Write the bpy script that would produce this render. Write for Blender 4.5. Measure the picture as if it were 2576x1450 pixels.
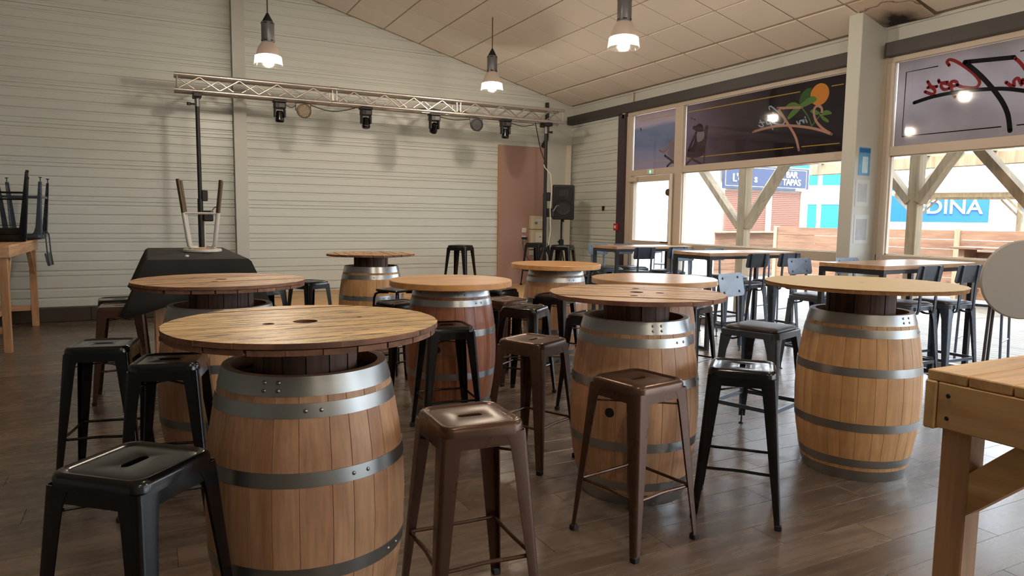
import bpy, bmesh, math, random
from mathutils import Vector, Matrix
random.seed(7)
for o in list(bpy.data.objects): bpy.data.objects.remove(o)
S = bpy.context.scene
C = S.collection
PI = math.pi

# ---------------------------------------------------------------- camera
YAW, PITCH, ROLL, CAMZ = 0.48047, -0.097637, 0.012196, 1.43
fw = Vector((math.sin(YAW)*math.cos(PITCH), math.cos(YAW)*math.cos(PITCH), math.sin(PITCH)))
rt = Vector((math.cos(YAW), -math.sin(YAW), 0)); up = rt.cross(fw)
rt2 = math.cos(ROLL)*rt + math.sin(ROLL)*up; up2 = -math.sin(ROLL)*rt + math.cos(ROLL)*up
cd = bpy.data.cameras.new('camera'); cam = bpy.data.objects.new('camera', cd); C.objects.link(cam)
m = Matrix((rt2, up2, -fw)).transposed().to_4x4(); m.translation = (0, 0, CAMZ)
cam.matrix_world = m
cd.sensor_fit = 'HORIZONTAL'; cd.sensor_width = 36.0; cd.lens = 36.0*1757.0/2576.0
cd.clip_start = 0.05; cd.clip_end = 500
S.camera = cam

# ---------------------------------------------------------------- sky, sun, exposure
w = bpy.data.worlds.new('sky'); S.world = w; w.use_nodes = True
bg = w.node_tree.nodes['Background']; bg.inputs[0].default_value = (0.78, 0.89, 1.0, 1); bg.inputs[1].default_value = 8.0
sl = bpy.data.lights.new('sun', 'SUN'); sl.energy = 7.0; sl.angle = 0.01; sl.color = (1.0, 0.93, 0.82)
sun = bpy.data.objects.new('sun', sl); C.objects.link(sun); sun.location = (-20, -10, 30)
sun.rotation_euler = Vector((0.62, 0.30, -0.80)).to_track_quat('-Z', 'Y').to_euler()
S.view_settings.view_transform = 'Standard'; S.view_settings.look = 'None'
S.view_settings.gamma = 1.0; S.view_settings.use_curve_mapping = False
S.view_settings.exposure = 0.15

# ---------------------------------------------------------------- helpers
class MB:
    def __init__(s): s.v = []; s.f = []
    def add(s, vs, fs):
        n = len(s.v); s.v += [tuple(p) for p in vs]; s.f += [tuple(i+n for i in f) for f in fs]; return s
    def box(s, x0, x1, y0, y1, z0, z1):
        return s.add([(x0,y0,z0),(x1,y0,z0),(x1,y1,z0),(x0,y1,z0),(x0,y0,z1),(x1,y0,z1),(x1,y1,z1),(x0,y1,z1)],
                     [(3,2,1,0),(4,5,6,7),(0,1,5,4),(1,2,6,5),(2,3,7,6),(3,0,4,7)])
    def cbox(s, x0, x1, y0, y1, z0, z1, c=0.004):
        "box with every edge chamfered"
        c = min(c, (x1-x0)*.45, (y1-y0)*.45, (z1-z0)*.45); vs = []; idx = {}
        for i in (0,1):
            for j in (0,1):
                for k in (0,1):
                    X = (x0,x1)[i]; Y = (y0,y1)[j]; Z = (z0,z1)[k]; sx = 1-2*i; sy = 1-2*j; sz = 1-2*k
                    for a,p in (('x',(X,Y+sy*c,Z+sz*c)),('y',(X+sx*c,Y,Z+sz*c)),('z',(X+sx*c,Y+sy*c,Z))):
                        idx[i,j,k,a] = len(vs); vs.append(p)
        F = []; I = lambda i,j,k,a: idx[i,j,k,a]
        for i in (0,1):
            q = [I(i,0,0,'x'),I(i,1,0,'x'),I(i,1,1,'x'),I(i,0,1,'x')]; F.append(q if i else q[::-1])
            q = [I(0,i,0,'y'),I(1,i,0,'y'),I(1,i,1,'y'),I(0,i,1,'y')]; F.append(q[::-1] if i else q)
            q = [I(0,0,i,'z'),I(1,0,i,'z'),I(1,1,i,'z'),I(0,1,i,'z')]; F.append(q if i else q[::-1])
        for a in (0,1):
            for b in (0,1):
                F.append([I(0,a,b,'y'),I(1,a,b,'y'),I(1,a,b,'z'),I(0,a,b,'z')])
                F.append([I(a,0,b,'x'),I(a,1,b,'x'),I(a,1,b,'z'),I(a,0,b,'z')])
                F.append([I(a,b,0,'x'),I(a,b,1,'x'),I(a,b,1,'y'),I(a,b,0,'y')])
        for i in (0,1):
            for j in (0,1):
                for k in (0,1): F.append([I(i,j,k,'x'),I(i,j,k,'y'),I(i,j,k,'z')])
        return s.add(vs, F)
    def tube(s, p0, p1, r0, r1=None, n=10, caps=True):
        r1 = r0 if r1 is None else r1
        p0 = Vector(p0); p1 = Vector(p1); d = (p1-p0).normalized()
        a = d.orthogonal().normalized(); b = d.cross(a)
        vs = []
        for p, r in ((p0,r0),(p1,r1)):
            for k in range(n):
                t = 2*PI*k/n; vs.append(p + a*(r*math.cos(t)) + b*(r*math.sin(t)))
        fs = [(k,(k+1)%n,n+(k+1)%n,n+k) for k in range(n)]
        if caps: fs += [tuple(range(n))[::-1], tuple(range(n,2*n))]
        return s.add(vs, fs)
    def path(s, pts, r, n=8, closed=False):
        "round tube along a polyline"
        pts = [Vector(p) for p in pts]; N = len(pts); rings = []; prev = None
        for i,p in enumerate(pts):
            q0 = pts[(i-1)%N] if (closed or i>0) else p; q1 = pts[(i+1)%N] if (closed or i<N-1) else p
            d = (q1-q0).normalized()
            a = d.orthogonal().normalized() if prev is None else (prev-d*prev.dot(d)).normalized()
            prev = a; b = d.cross(a)
            rings.append([p+a*(r*math.cos(2*PI*k/n))+b*(r*math.sin(2*PI*k/n)) for k in range(n)])
        return s.loft(rings, closed)
    def loft(s, rings, closed=False, caps=True):
        n = len(rings[0]); N = len(rings); vs = [p for r in rings for p in r]; fs = []
        for i in range(N if closed else N-1):
            j = (i+1)%N
            for k in range(n): fs.append((i*n+k, i*n+(k+1)%n, j*n+(k+1)%n, j*n+k))
        if not closed and caps: fs += [tuple(range(n))[::-1], tuple(range((N-1)*n, N*n))]
        return s.add(vs, fs)
    def lathe(s, prof, n=32, c=(0,0,0), close=False):
        "profile of (r,z) pairs turned about the z axis"
        rings = [[(c[0]+r*math.cos(2*PI*k/n), c[1]+r*math.sin(2*PI*k/n), c[2]+z) for k in range(n)] for r,z in prof]
        return s.loft(rings, closed=close, caps=not close)
    def prism(s, poly, z0, z1):
        n = len(poly)
        return s.add([(x,y,z0) for x,y in poly]+[(x,y,z1) for x,y in poly],
                     [tuple(range(n))[::-1], tuple(range(n,2*n))]+[(k,(k+1)%n,n+(k+1)%n,n+k) for k in range(n)])
    def bar(s, p0, p1, wd, ht, upv=(0,0,1)):
        "rectangular bar between two points"
        p0 = Vector(p0); p1 = Vector(p1); d = (p1-p0).normalized(); u = Vector(upv)
        a = d.cross(u)
        if a.length < 1e-4: a = d.orthogonal()
        a.normalize(); b = a.cross(d).normalized(); vs = []
        for p in (p0,p1):
            for i,j in ((-1,-1),(1,-1),(1,1),(-1,1)): vs.append(p+a*(i*wd/2)+b*(j*ht/2))
        return s.add(vs, [(3,2,1,0),(4,5,6,7),(0,1,5,4),(1,2,6,5),(2,3,7,6),(3,0,4,7)])
    def mesh(s, name, mat, smooth=False):
        me = bpy.data.meshes.new(name); me.from_pydata(s.v, [], s.f); me.update()
        bm = bmesh.new(); bm.from_mesh(me); bmesh.ops.recalc_face_normals(bm, faces=bm.faces); bm.to_mesh(me); bm.free()
        if smooth:
            me.shade_smooth(); me.set_sharp_from_angle(angle=math.radians(38))
        if mat: me.materials.append(mat)
        return me
    def build2(s, name, mat, side, parent=None, rot=None):
        "flat piece whose sawn edges carry a second material"
        me = s.mesh(name, mat); me.materials.append(side)
        for p in me.polygons:
            if abs(p.normal.z) < .4: p.material_index = 1
        return link(name, me, parent, None, rot)
    def build(s, name, mat, parent=None, smooth=False, loc=None, rot=None):
        return link(name, s.mesh(name, mat, smooth), parent, loc, rot)

def link(name, me, parent=None, loc=None, rot=None):
    o = bpy.data.objects.new(name, me); C.objects.link(o)
    if parent is not None: o.parent = parent
    if loc is not None: o.location = loc
    if rot is not None: o.rotation_euler = rot
    return o
def thing(name, label, cat, loc=(0,0,0), rz=0, group=None):
    o = bpy.data.objects.new(name, None); C.objects.link(o); o.empty_display_size = 0.1
    o.location = loc; o.rotation_euler = (0,0,rz); tag(o, label, cat, group); return o
def tag(o, label, cat, group=None):
    o['label'] = label; o['category'] = cat
    if group: o['group'] = group
    return o
def struct(o): o['kind'] = 'structure'; return o
KIDS = {}
def children(o): return [c for c in C.objects if c.parent == o]
def copy_tree(o, parent=None):
    c = o.copy(); C.objects.link(c); c.parent = parent
    for ch in list(o.children): copy_tree(ch, c)
    return c
def place(proto, used, loc, rot, label, group=None):
    "first call moves the built thing itself, later calls move copies"
    if used: o = copy_tree(proto)
    else: o = proto; used.append(1)
    if o is not proto: used.append(1)
    o.location = loc; o.rotation_euler = rot if isinstance(rot, tuple) else (0,0,rot)
    o['label'] = label
    if group: o['group'] = group
    elif 'group' in o: del o['group']
    return o

# ---------------------------------------------------------------- materials
def srgb(r, g, b):
    f = lambda c: ((c/255)/12.92 if c/255 <= 0.04045 else ((c/255+0.055)/1.055)**2.4)
    return (f(r), f(g), f(b), 1)
def newmat(name):
    mt = bpy.data.materials.new(name); mt.use_nodes = True; nt = mt.node_tree
    return mt, nt, nt.nodes['Principled BSDF']
def N(nt, t, **kw):
    n = nt.nodes.new(t)
    for k, v in kw.items():
        if k.startswith('i_'): n.inputs[k[2:].replace('_',' ')].default_value = v
        else: setattr(n, k, v)
    return n
def plain(name, col, rough=0.5, metal=0.0, spec=0.5, noise=0.0, nscale=8.0, bump=0.0, coat=0.0):
    mt, nt, b = newmat(name)
    b.inputs['Base Color'].default_value = col; b.inputs['Roughness'].default_value = rough
    b.inputs['Metallic'].default_value = metal; b.inputs['Specular IOR Level'].default_value = spec
    b.inputs['Coat Weight'].default_value = coat
    if noise or bump:
        tc = N(nt, 'ShaderNodeTexCoord'); nz = N(nt, 'ShaderNodeTexNoise', i_Scale=nscale, i_Detail=5.0)
        nt.links.new(tc.outputs['Object'], nz.inputs['Vector'])
        if noise:
            mx = N(nt, 'ShaderNodeMix', data_type='RGBA', blend_type='MULTIPLY')
            mx.inputs[0].default_value = 1.0; mx.inputs[6].default_value = col
            mr = N(nt, 'ShaderNodeMapRange'); mr.inputs[3].default_value = 1-noise; mr.inputs[4].default_value = 1+noise
            nt.links.new(nz.outputs['Fac'], mr.inputs[0]); nt.links.new(mr.outputs[0], mx.inputs[7])
            nt.links.new(mx.outputs[2], b.inputs['Base Color'])
            m2 = N(nt, 'ShaderNodeMapRange'); m2.inputs[3].default_value = max(0.02, rough-noise*.5); m2.inputs[4].default_value = min(1, rough+noise*.5)
            nt.links.new(nz.outputs['Fac'], m2.inputs[0]); nt.links.new(m2.outputs[0], b.inputs['Roughness'])
        if bump:
            bp = N(nt, 'ShaderNodeBump'); bp.inputs['Strength'].default_value = bump; bp.inputs['Distance'].default_value = 0.01
            nt.links.new(nz.outputs['Fac'], bp.inputs['Height']); nt.links.new(bp.outputs[0], b.inputs['Normal'])
    return mt
def wood(name, dark, light, rough=0.55, scale=(1.2, 14, 14), vary=0.25, streak=None, streak_lo=0.62, bump=0.15, coat=0.0, hue=0.0, fine=1.0):
    "grained timber; scale stretches the grain along its small axis"
    mt, nt, b = newmat(name); L = nt.links.new
    tc = N(nt, 'ShaderNodeTexCoord'); oi = N(nt, 'ShaderNodeObjectInfo')
    mul = N(nt, 'ShaderNodeMath', operation='MULTIPLY'); mul.inputs[1].default_value = 37.0; L(oi.outputs['Random'], mul.inputs[0])
    add = N(nt, 'ShaderNodeVectorMath', operation='ADD'); L(tc.outputs['Object'], add.inputs[0]); L(mul.outputs[0], add.inputs[1])
    mp = N(nt, 'ShaderNodeMapping'); mp.inputs['Scale'].default_value = scale; L(add.outputs[0], mp.inputs['Vector'])
    n1 = N(nt, 'ShaderNodeTexNoise', i_Scale=1.0, i_Detail=6.0, i_Roughness=0.62, i_Distortion=0.6); L(mp.outputs[0], n1.inputs['Vector'])
    n2 = N(nt, 'ShaderNodeTexNoise', i_Scale=4.0*fine, i_Detail=3.0); L(mp.outputs[0], n2.inputs['Vector'])
    r1 = N(nt, 'ShaderNodeValToRGB'); e = r1.color_ramp.elements
    e[0].position = 0.33; e[0].color = dark; e[1].position = 0.66; e[1].color = light; L(n1.outputs['Fac'], r1.inputs[0])
    mx = N(nt, 'ShaderNodeMix', data_type='RGBA', blend_type='MULTIPLY'); mx.inputs[0].default_value = 1.0
    mr = N(nt, 'ShaderNodeMapRange'); mr.inputs[1].default_value = .3; mr.inputs[2].default_value = .7; mr.inputs[3].default_value = .86; mr.inputs[4].default_value = 1.1
    L(n2.outputs['Fac'], mr.inputs[0]); L(r1.outputs[0], mx.inputs[6]); L(mr.outputs[0], mx.inputs[7])
    out = mx.outputs[2]
    if streak:
        m3 = N(nt, 'ShaderNodeMapping'); m3.inputs['Scale'].default_value = [q*s for q,s in zip(scale,(2.2,1.5,1.5))]; L(add.outputs[0], m3.inputs['Vector'])
        n3 = N(nt, 'ShaderNodeTexNoise', i_Scale=1.6, i_Detail=4.0, i_Roughness=0.7, i_Distortion=0.3); L(m3.outputs[0], n3.inputs['Vector'])
        r3 = N(nt, 'ShaderNodeMapRange', interpolation_type='SMOOTHSTEP'); r3.inputs[1].default_value = streak_lo; r3.inputs[2].default_value = streak_lo+.10
        L(n3.outputs['Fac'], r3.inputs[0])
        m4 = N(nt, 'ShaderNodeMix', data_type='RGBA'); L(r3.outputs[0], m4.inputs[0]); L(out, m4.inputs[6]); m4.inputs[7].default_value = streak; out = m4.outputs[2]
    if vary or hue:
        hs = N(nt, 'ShaderNodeHueSaturation')
        mv = N(nt, 'ShaderNodeMapRange'); mv.inputs[3].default_value = 1-vary; mv.inputs[4].default_value = 1+vary
        fr = N(nt, 'ShaderNodeMath', operation='FRACT'); L(mul.outputs[0], fr.inputs[0])
        L(fr.outputs[0], mv.inputs[0]); L(mv.outputs[0], hs.inputs['Value'])
        mh = N(nt, 'ShaderNodeMapRange'); mh.inputs[3].default_value = .5-hue; mh.inputs[4].default_value = .5+hue
        L(oi.outputs['Random'], mh.inputs[0]); L(mh.outputs[0], hs.inputs['Hue']); L(out, hs.inputs['Color']); out = hs.outputs[0]
    L(out, b.inputs['Base Color']); b.inputs['Roughness'].default_value = rough; b.inputs['Coat Weight'].default_value = coat; b.inputs['Coat Roughness'].default_value = .25
    if bump:
        bp = N(nt, 'ShaderNodeBump'); bp.inputs['Strength'].default_value = bump; bp.inputs['Distance'].default_value = 0.004
        L(n1.outputs['Fac'], bp.inputs['Height']); L(bp.outputs[0], b.inputs['Normal'])
    return mt
def schlick(nt, f0=0.02):
    "reflectance of a pane, the same from both sides"
    L = nt.links.new; lw = N(nt, 'ShaderNodeLayerWeight'); lw.inputs['Blend'].default_value = 0.5
    pw = N(nt, 'ShaderNodeMath', operation='POWER'); pw.inputs[1].default_value = 5.0; L(lw.outputs['Facing'], pw.inputs[0])
    ma = N(nt, 'ShaderNodeMath', operation='MULTIPLY_ADD'); ma.inputs[1].default_value = 1-f0; ma.inputs[2].default_value = f0; L(pw.outputs[0], ma.inputs[0])
    return ma.outputs[0]
def glassmat(name, tint=(1,1,1,1), refl=1.0):
    mt, nt, b = newmat(name); nt.nodes.remove(b); L = nt.links.new
    out = nt.nodes['Material Output']; tr = N(nt, 'ShaderNodeBsdfTransparent'); tr.inputs[0].default_value = tint
    gl = N(nt, 'ShaderNodeBsdfGlossy'); gl.inputs['Roughness'].default_value = 0.02
    fr = schlick(nt)
    mx = N(nt, 'ShaderNodeMixShader'); L(fr, mx.inputs[0]); L(tr.outputs[0], mx.inputs[1]); L(gl.outputs[0], mx.inputs[2]); L(mx.outputs[0], out.inputs[0])
    return mt
def filmmat(name, col, trans=0.55, gloss=0.06):
    "printed vinyl on glass: diffuse inside, light glows through from outside"
    mt, nt, b = newmat(name); nt.nodes.remove(b); L = nt.links.new; out = nt.nodes['Material Output']
    d = N(nt, 'ShaderNodeBsdfDiffuse'); t = N(nt, 'ShaderNodeBsdfTranslucent'); g = N(nt, 'ShaderNodeBsdfGlossy'); g.inputs['Roughness'].default_value = .06
    if isinstance(col, tuple):
        d.inputs[0].default_value = col; t.inputs[0].default_value = col
    else:
        c = col(nt); L(c, d.inputs[0]); L(c, t.inputs[0])
    m1 = N(nt, 'ShaderNodeMixShader'); m1.inputs[0].default_value = trans; L(d.outputs[0], m1.inputs[1]); L(t.outputs[0], m1.inputs[2])
    m2 = N(nt, 'ShaderNodeMixShader'); m2.inputs[0].default_value = gloss; L(m1.outputs[0], m2.inputs[1]); L(g.outputs[0], m2.inputs[2]); L(m2.outputs[0], out.inputs[0])
    return mt
def emit(name, col, st):
    mt, nt, b = newmat(name); b.inputs['Base Color'].default_value = col
    b.inputs['Emission Color'].default_value = col; b.inputs['Emission Strength'].default_value = st; return mt

M = {}
M['black'] = plain('black gloss paint', srgb(10,11,13), 0.2, 0, 0.4, coat=0.15)
M['brown'] = plain('brown lacquered steel', srgb(84,60,46), 0.28, 0.5, 0.5, noise=0.10, nscale=5)
M['rubber'] = plain('dark rubber', srgb(26,22,20), 0.7)
M['gun'] = plain('gunmetal grey paint', srgb(72,80,92), 0.28, 0.35, 0.5, noise=0.06)
M['gun_dark'] = plain('dark gunmetal', srgb(46,48,54), 0.35, 0.3)
M['leather'] = plain('dark padded vinyl', srgb(56,46,46), 0.42, 0, 0.5, noise=0.1, nscale=40, bump=0.08)
M['rivet'] = plain('dull rivets', srgb(96,98,100), 0.35, 0.9)
M['galv'] = plain('galvanised hoop steel', srgb(152,152,150), 0.34, 0.92, noise=0.16, nscale=5)
M['galv_clean'] = plain('bright hoop steel', srgb(168,172,174), 0.28, 0.92, noise=0.07, nscale=4)
M['oak'] = wood('barrel oak', srgb(160,116,84), srgb(194,152,116), 0.48, (9,9,0.9), 0.06, streak=srgb(132,88,58), streak_lo=.72, hue=.004, fine=2.0)
M['oak_light'] = wood('pale barrel oak', srgb(176,130,84), srgb(204,160,112), 0.5, (9,9,0.9), 0.05, streak=srgb(150,104,66), streak_lo=.72)
M['oak_red'] = wood('red stained barrel oak', srgb(126,74,48), srgb(164,102,68), 0.38, (14,14,1.0), 0.14, streak=srgb(104,56,38), streak_lo=.68, coat=.3)
M['inside'] = plain('wine stained oak inside', srgb(70,48,42), 0.8, noise=.2)
M['spool'] = wood('weathered spool planks', srgb(176,132,72), srgb(236,200,132), 0.40, (2.4,24,24), 0.07, streak=srgb(70,46,24), streak_lo=.525, bump=.35, coat=.12)
M['spool_dark'] = wood('aged spool planks', srgb(156,112,68), srgb(216,172,116), 0.42, (2.4,24,24), 0.07, streak=srgb(70,46,28), streak_lo=.535, bump=.35, coat=.1)
M['spool_edge'] = wood('dark spool board edges', srgb(84,54,40), srgb(138,96,72), 0.7, (3,10,10), 0.2)
M['drum'] = wood('spool drum slats', srgb(62,40,32), srgb(116,84,68), 0.7, (14,14,1.2), 0.3)
M['ply'] = wood('varnished plywood', srgb(196,140,82), srgb(216,164,104), 0.36, (1.5,6,6), 0.04, bump=.03, coat=.2)
M['ply_pale'] = wood('worn plywood', srgb(190,150,112), srgb(214,172,130), 0.30, (1.5,6,6), 0.04, bump=.03, coat=.3)
M['chip'] = plain('pale chipboard', srgb(198,178,138), 0.6, noise=.10, nscale=22)
M['chip_edge'] = plain('raw chipboard edge', srgb(142,100,58), 0.9, noise=.4, nscale=60, bump=.4)
M['timber'] = wood('sawn softwood', srgb(188,144,108), srgb(216,178,140), 0.6, (1.2,12,12), 0.08, streak=srgb(150,100,64), streak_lo=.70)
M['timber_y'] = wood('sawn softwood beam along y', srgb(188,144,108), srgb(216,178,140), 0.6, (12,1.2,12), 0.08, streak=srgb(150,100,64), streak_lo=.70)
M['timber_z'] = wood('sawn softwood post', srgb(178,132,94), srgb(206,162,122), 0.6, (12,12,1.2), 0.08)
M['pallet'] = wood('yellow pallet boards', srgb(178,132,84), srgb(222,184,128), 0.55, (1.0,9,9), 0.08, streak=srgb(140,94,54), streak_lo=.68)
M['pallet_y'] = wood('yellow pallet boards along y', srgb(178,132,84), srgb(222,184,128), 0.55, (9,1.0,9), 0.08, streak=srgb(140,94,54), streak_lo=.68)
M['table_oak'] = wood('oak laminate', srgb(166,124,88), srgb(196,156,116), 0.30, (1.2,10,10), 0.04, bump=.02, coat=.3)
M['clad'] = plain('pale grey green cladding', srgb(206,211,206), 0.34, 0, 0.5, noise=.03, nscale=1.5)
M['clad_flat'] = plain('pale grey painted steel', srgb(194,196,190), 0.5, noise=.03, nscale=2)
M['plinth'] = plain('dirty brown plinth', srgb(66,58,48), 0.8, noise=.3, nscale=5)
M['frame'] = plain('beige window frame', srgb(196,182,166), 0.4)
M['frame_dark'] = plain('anthracite steel', srgb(62,58,58), 0.5, noise=.08)
M['post_plum'] = plain('plum brown post', srgb(66,54,62), 0.45)
M['alu'] = plain('truss aluminium', srgb(196,190,184), 0.36, 0.85, noise=.1, nscale=10)
M['mauve'] = plain('mauve painted board', srgb(168,136,128), 0.75, noise=.05, nscale=60)
M['white_plastic'] = plain('off white plastic', srgb(222,216,202), 0.4)
M['cream'] = plain('cream plastic', srgb(206,194,166), 0.5)
M['red'] = plain('red plastic', srgb(190,30,50), 0.4)
M['matte_black'] = plain('matte black plastic', srgb(20,20,21), 0.55)
M['grille'] = plain('speaker grille', srgb(26,27,28), 0.6, 0.3, noise=.3, nscale=300)
M['grey_metal'] = plain('lamp housing grey', srgb(116,116,120), 0.4, 0.4)
M['white_paint'] = plain('chipped white tube', srgb(206,202,192), 0.35, 0.1, noise=.12, nscale=30)
M['bronze_tube'] = plain('bare brown tube', srgb(92,76,58), 0.35, 0.6)
M['cloth'] = plain('black tablecloth', srgb(24,23,21), 0.9, noise=.1, nscale=20)
M['tilegrid'] = plain('ceiling grid', srgb(176,158,140), 0.7)
M['stage_ply'] = wood('stage plywood', srgb(186,146,100), srgb(208,170,124), 0.6, (2,8,8), 0.06, bump=.05)
M['glass'] = glassmat('window glass')
M['paper'] = plain('faded paper', srgb(206,212,214), 0.7, noise=.06, nscale=12)
# ================================================================ STRUCTURE
XW, YB, XL, YF = 6.92, 11.0, -9.0, -8.0        # window wall, back wall, left wall, wall behind the camera
PW, PL = 0.19, 1.30                             # floor plank width and length
def floor_material():
    mt, nt, b = newmat('grey brown vinyl planks'); L = nt.links.new
    g = N(nt, 'ShaderNodeNewGeometry'); sp = N(nt, 'ShaderNodeSeparateXYZ'); L(g.outputs['Position'], sp.inputs[0])
    def mth(op, a, bb=None):
        n = N(nt, 'ShaderNodeMath', operation=op)
        for k, q in ((0,a),(1,bb)):
            if q is None: continue
            if isinstance(q, (int,float)): n.inputs[k].default_value = q
            else: L(q, n.inputs[k])
        return n.outputs[0]
    row = mth('FLOOR', mth('DIVIDE', sp.outputs[1], PW))
    off = mth('MULTIPLY', mth('FRACT', mth('MULTIPLY', row, 0.3719)), PL)
    col = mth('FLOOR', mth('DIVIDE', mth('ADD', sp.outputs[0], off), PL))
    cv = N(nt, 'ShaderNodeCombineXYZ'); L(row, cv.inputs[0]); L(col, cv.inputs[1])
    wn = N(nt, 'ShaderNodeTexWhiteNoise', noise_dimensions='2D'); L(cv.outputs[0], wn.inputs['Vector'])
    mp = N(nt, 'ShaderNodeMapping'); mp.inputs['Scale'].default_value = (0.9, 7.0, 1.0); L(g.outputs['Position'], mp.inputs['Vector'])
    ad = N(nt, 'ShaderNodeVectorMath', operation='MULTIPLY_ADD'); L(cv.outputs[0], ad.inputs[0]); ad.inputs[1].default_value = (3.1,5.7,0); L(mp.outputs[0], ad.inputs[2])
    nz = N(nt, 'ShaderNodeTexNoise', i_Scale=1.5, i_Detail=7.0, i_Roughness=.65, i_Distortion=.8); L(ad.outputs[0], nz.inputs['Vector'])
    rp = N(nt, 'ShaderNodeValToRGB'); e = rp.color_ramp.elements
    e[0].position = .32; e[0].color = srgb(88,75,65); e[1].position = .68; e[1].color = srgb(118,102,88); L(nz.outputs['Fac'], rp.inputs[0])
    hs = N(nt, 'ShaderNodeHueSaturation'); mr = N(nt, 'ShaderNodeMapRange'); mr.inputs[3].default_value = .80; mr.inputs[4].default_value = 1.18
    L(wn.outputs['Value'], mr.inputs[0]); L(mr.outputs[0], hs.inputs['Value']); L(rp.outputs[0], hs.inputs['Color'])
    L(hs.outputs[0], b.inputs['Base Color'])
    rr = N(nt, 'ShaderNodeMapRange'); rr.inputs[3].default_value = .20; rr.inputs[4].default_value = .34; L(nz.outputs['Fac'], rr.inputs[0]); L(rr.outputs[0], b.inputs['Roughness'])
    bp = N(nt, 'ShaderNodeBump'); bp.inputs['Strength'].default_value = .05; bp.inputs['Distance'].default_value = .003; L(nz.outputs['Fac'], bp.inputs['Height']); L(bp.outputs[0], b.inputs['Normal'])
    return mt
M['floor'] = floor_material()
fl = struct(MB().box(XL-.2, XW+.222, YF-.2, YB+.2, -.25, -.006).build('floor', plain('floor joint', srgb(40,32,27), .8)))
rest = MB(); near = []; cache = {}
r0 = math.floor(YF/PW); r1 = math.ceil(YB/PW)
for r in range(r0, r1):
    off = ((r*0.3719) % 1.0)*PL
    for c in range(math.floor((XL+off)/PL), math.ceil((XW+off)/PL)):
        x0 = max(c*PL-off, XL); x1 = min((c+1)*PL-off, XW-.02); y0 = max(r*PW, YF); y1 = min((r+1)*PW, YB)
        if x1-x0 < .02 or y1-y0 < .02: continue
        cx, cy = (x0+x1)/2, (y0+y1)/2
        dep = cx*math.sin(YAW)+cy*math.cos(YAW); lat = cx*math.cos(YAW)-cy*math.sin(YAW)
        vis = dep > .9 and abs(lat) < dep*.74+.75 and dep < 9.2 and 1.43/dep < .62
        (near.append((dep, x0, x1, y0, y1)) if vis else rest.box(x0+.0008, x1-.0008, y0+.0008, y1-.0008, -.008, 0))
near.sort()
for i, (d, x0, x1, y0, y1) in enumerate(near):
    if i >= 300: rest.box(x0+.0008, x1-.0008, y0+.0008, y1-.0008, -.008, 0); continue
    k = round(x1-x0, 3), round(y1-y0, 3)
    if k not in cache:
        cache[k] = MB().cbox(-k[0]/2+.0006, k[0]/2-.0006, -k[1]/2+.0006, k[1]/2-.0006, -.008, 0, .0014).mesh('plank', M['floor'])
    link('plank', cache[k], fl, ((x0+x1)/2, (y0+y1)/2, 0))
o = rest.build('far_planks', M['floor'], fl); o['kind'] = 'stuff'

# --- steel tray cladding: flat strips with pressed grooves, one mesh per tray
TR = 0.4965; Z0 = 0.117
def tray(x0, x1, z0, z1, y, axis='x', sgn=1):
    "tray from z0 to z1 with four grooves; the face looks to -y (axis x) or -x (axis y)"
    pts = [(0, z0+.003)]
    for g in (.051, .178, .305, .431):
        zz = z0 + g
        if zz+.02 < z1:
            for dz, dd in ((-.016,0),(-.005,.016),(.008,.016),(.022,0)): pts.append((dd, zz+dz))
    pts.append((0, z1-.003)); pts += [(.018, z1-.003)]; pts = [(.018, z0+.003)] + pts
    mb = MB(); n = len(pts); v = []
    for x in (x0, x1):
        for d, z in pts: v.append((x, y+d, z) if axis == 'x' else (y+d, x, z))
    mb.add(v, [(k, k+1, n+k+1, n+k) for k in range(n-1)])
    return mb
def ceilz(x): return 3.468 + .256*(XW-x) if x > -.7 else 3.468+.256*(XW+.7) - .256*(-.7-x)
wb = struct(MB().box(XL-.2, XW+.25, YB+.017, YB+.25, -.2, 5.6).build('wall_back', M['clad_flat']))
for x0, x1 in ((XL, 1.15), (1.31, 6.39)):
    for k in range(11):
        z0 = Z0+TR*k; z1 = z0+TR
        if k == 0: z0 = .0
        if z0 > ceilz(max(x0,-.7)): continue
        tray(x0, x1, z0, z1, YB-.0).build('cladding_tray', M['clad'], wb)
MB().box(6.385, XW, YB-.03, YB+.02, 0, 3.7).build('corner_panel', M['clad_flat'], wb)
bb = struct(MB().cbox(XL, 1.12, YB-.07, YB, 0, .19, .01).build('baseboard_back', M['plinth']))
for x in (-7.2,-5.1,-3.0,-.72): MB().box(x, x+.012, YB-.072, YB-.068, .0, .186).build('joint', M['rubber'], bb)
cb = MB(); cb.box(1.145,1.315,YB-.16,YB-.145,0,5.5); cb.box(1.222,1.238,YB-.145,YB,0,5.5); cb.box(1.145,1.315,YB-.02,YB+.01,0,5.5)
cb.box(1.15,1.16,YB-.145,YB-.02,0,5.5)
struct(cb.build('trim_1', M['clad_flat']))

wl = struct(MB().box(XL-.2, XL, YF-.2, YB+.2, -.2, 5.6).build('wall_left', M['clad_flat']))
wf = struct(MB().box(XL-.2, XW+.25, YF-.2, YF, -.2, 5.6).build('wall_front', M['clad_flat']))

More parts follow.
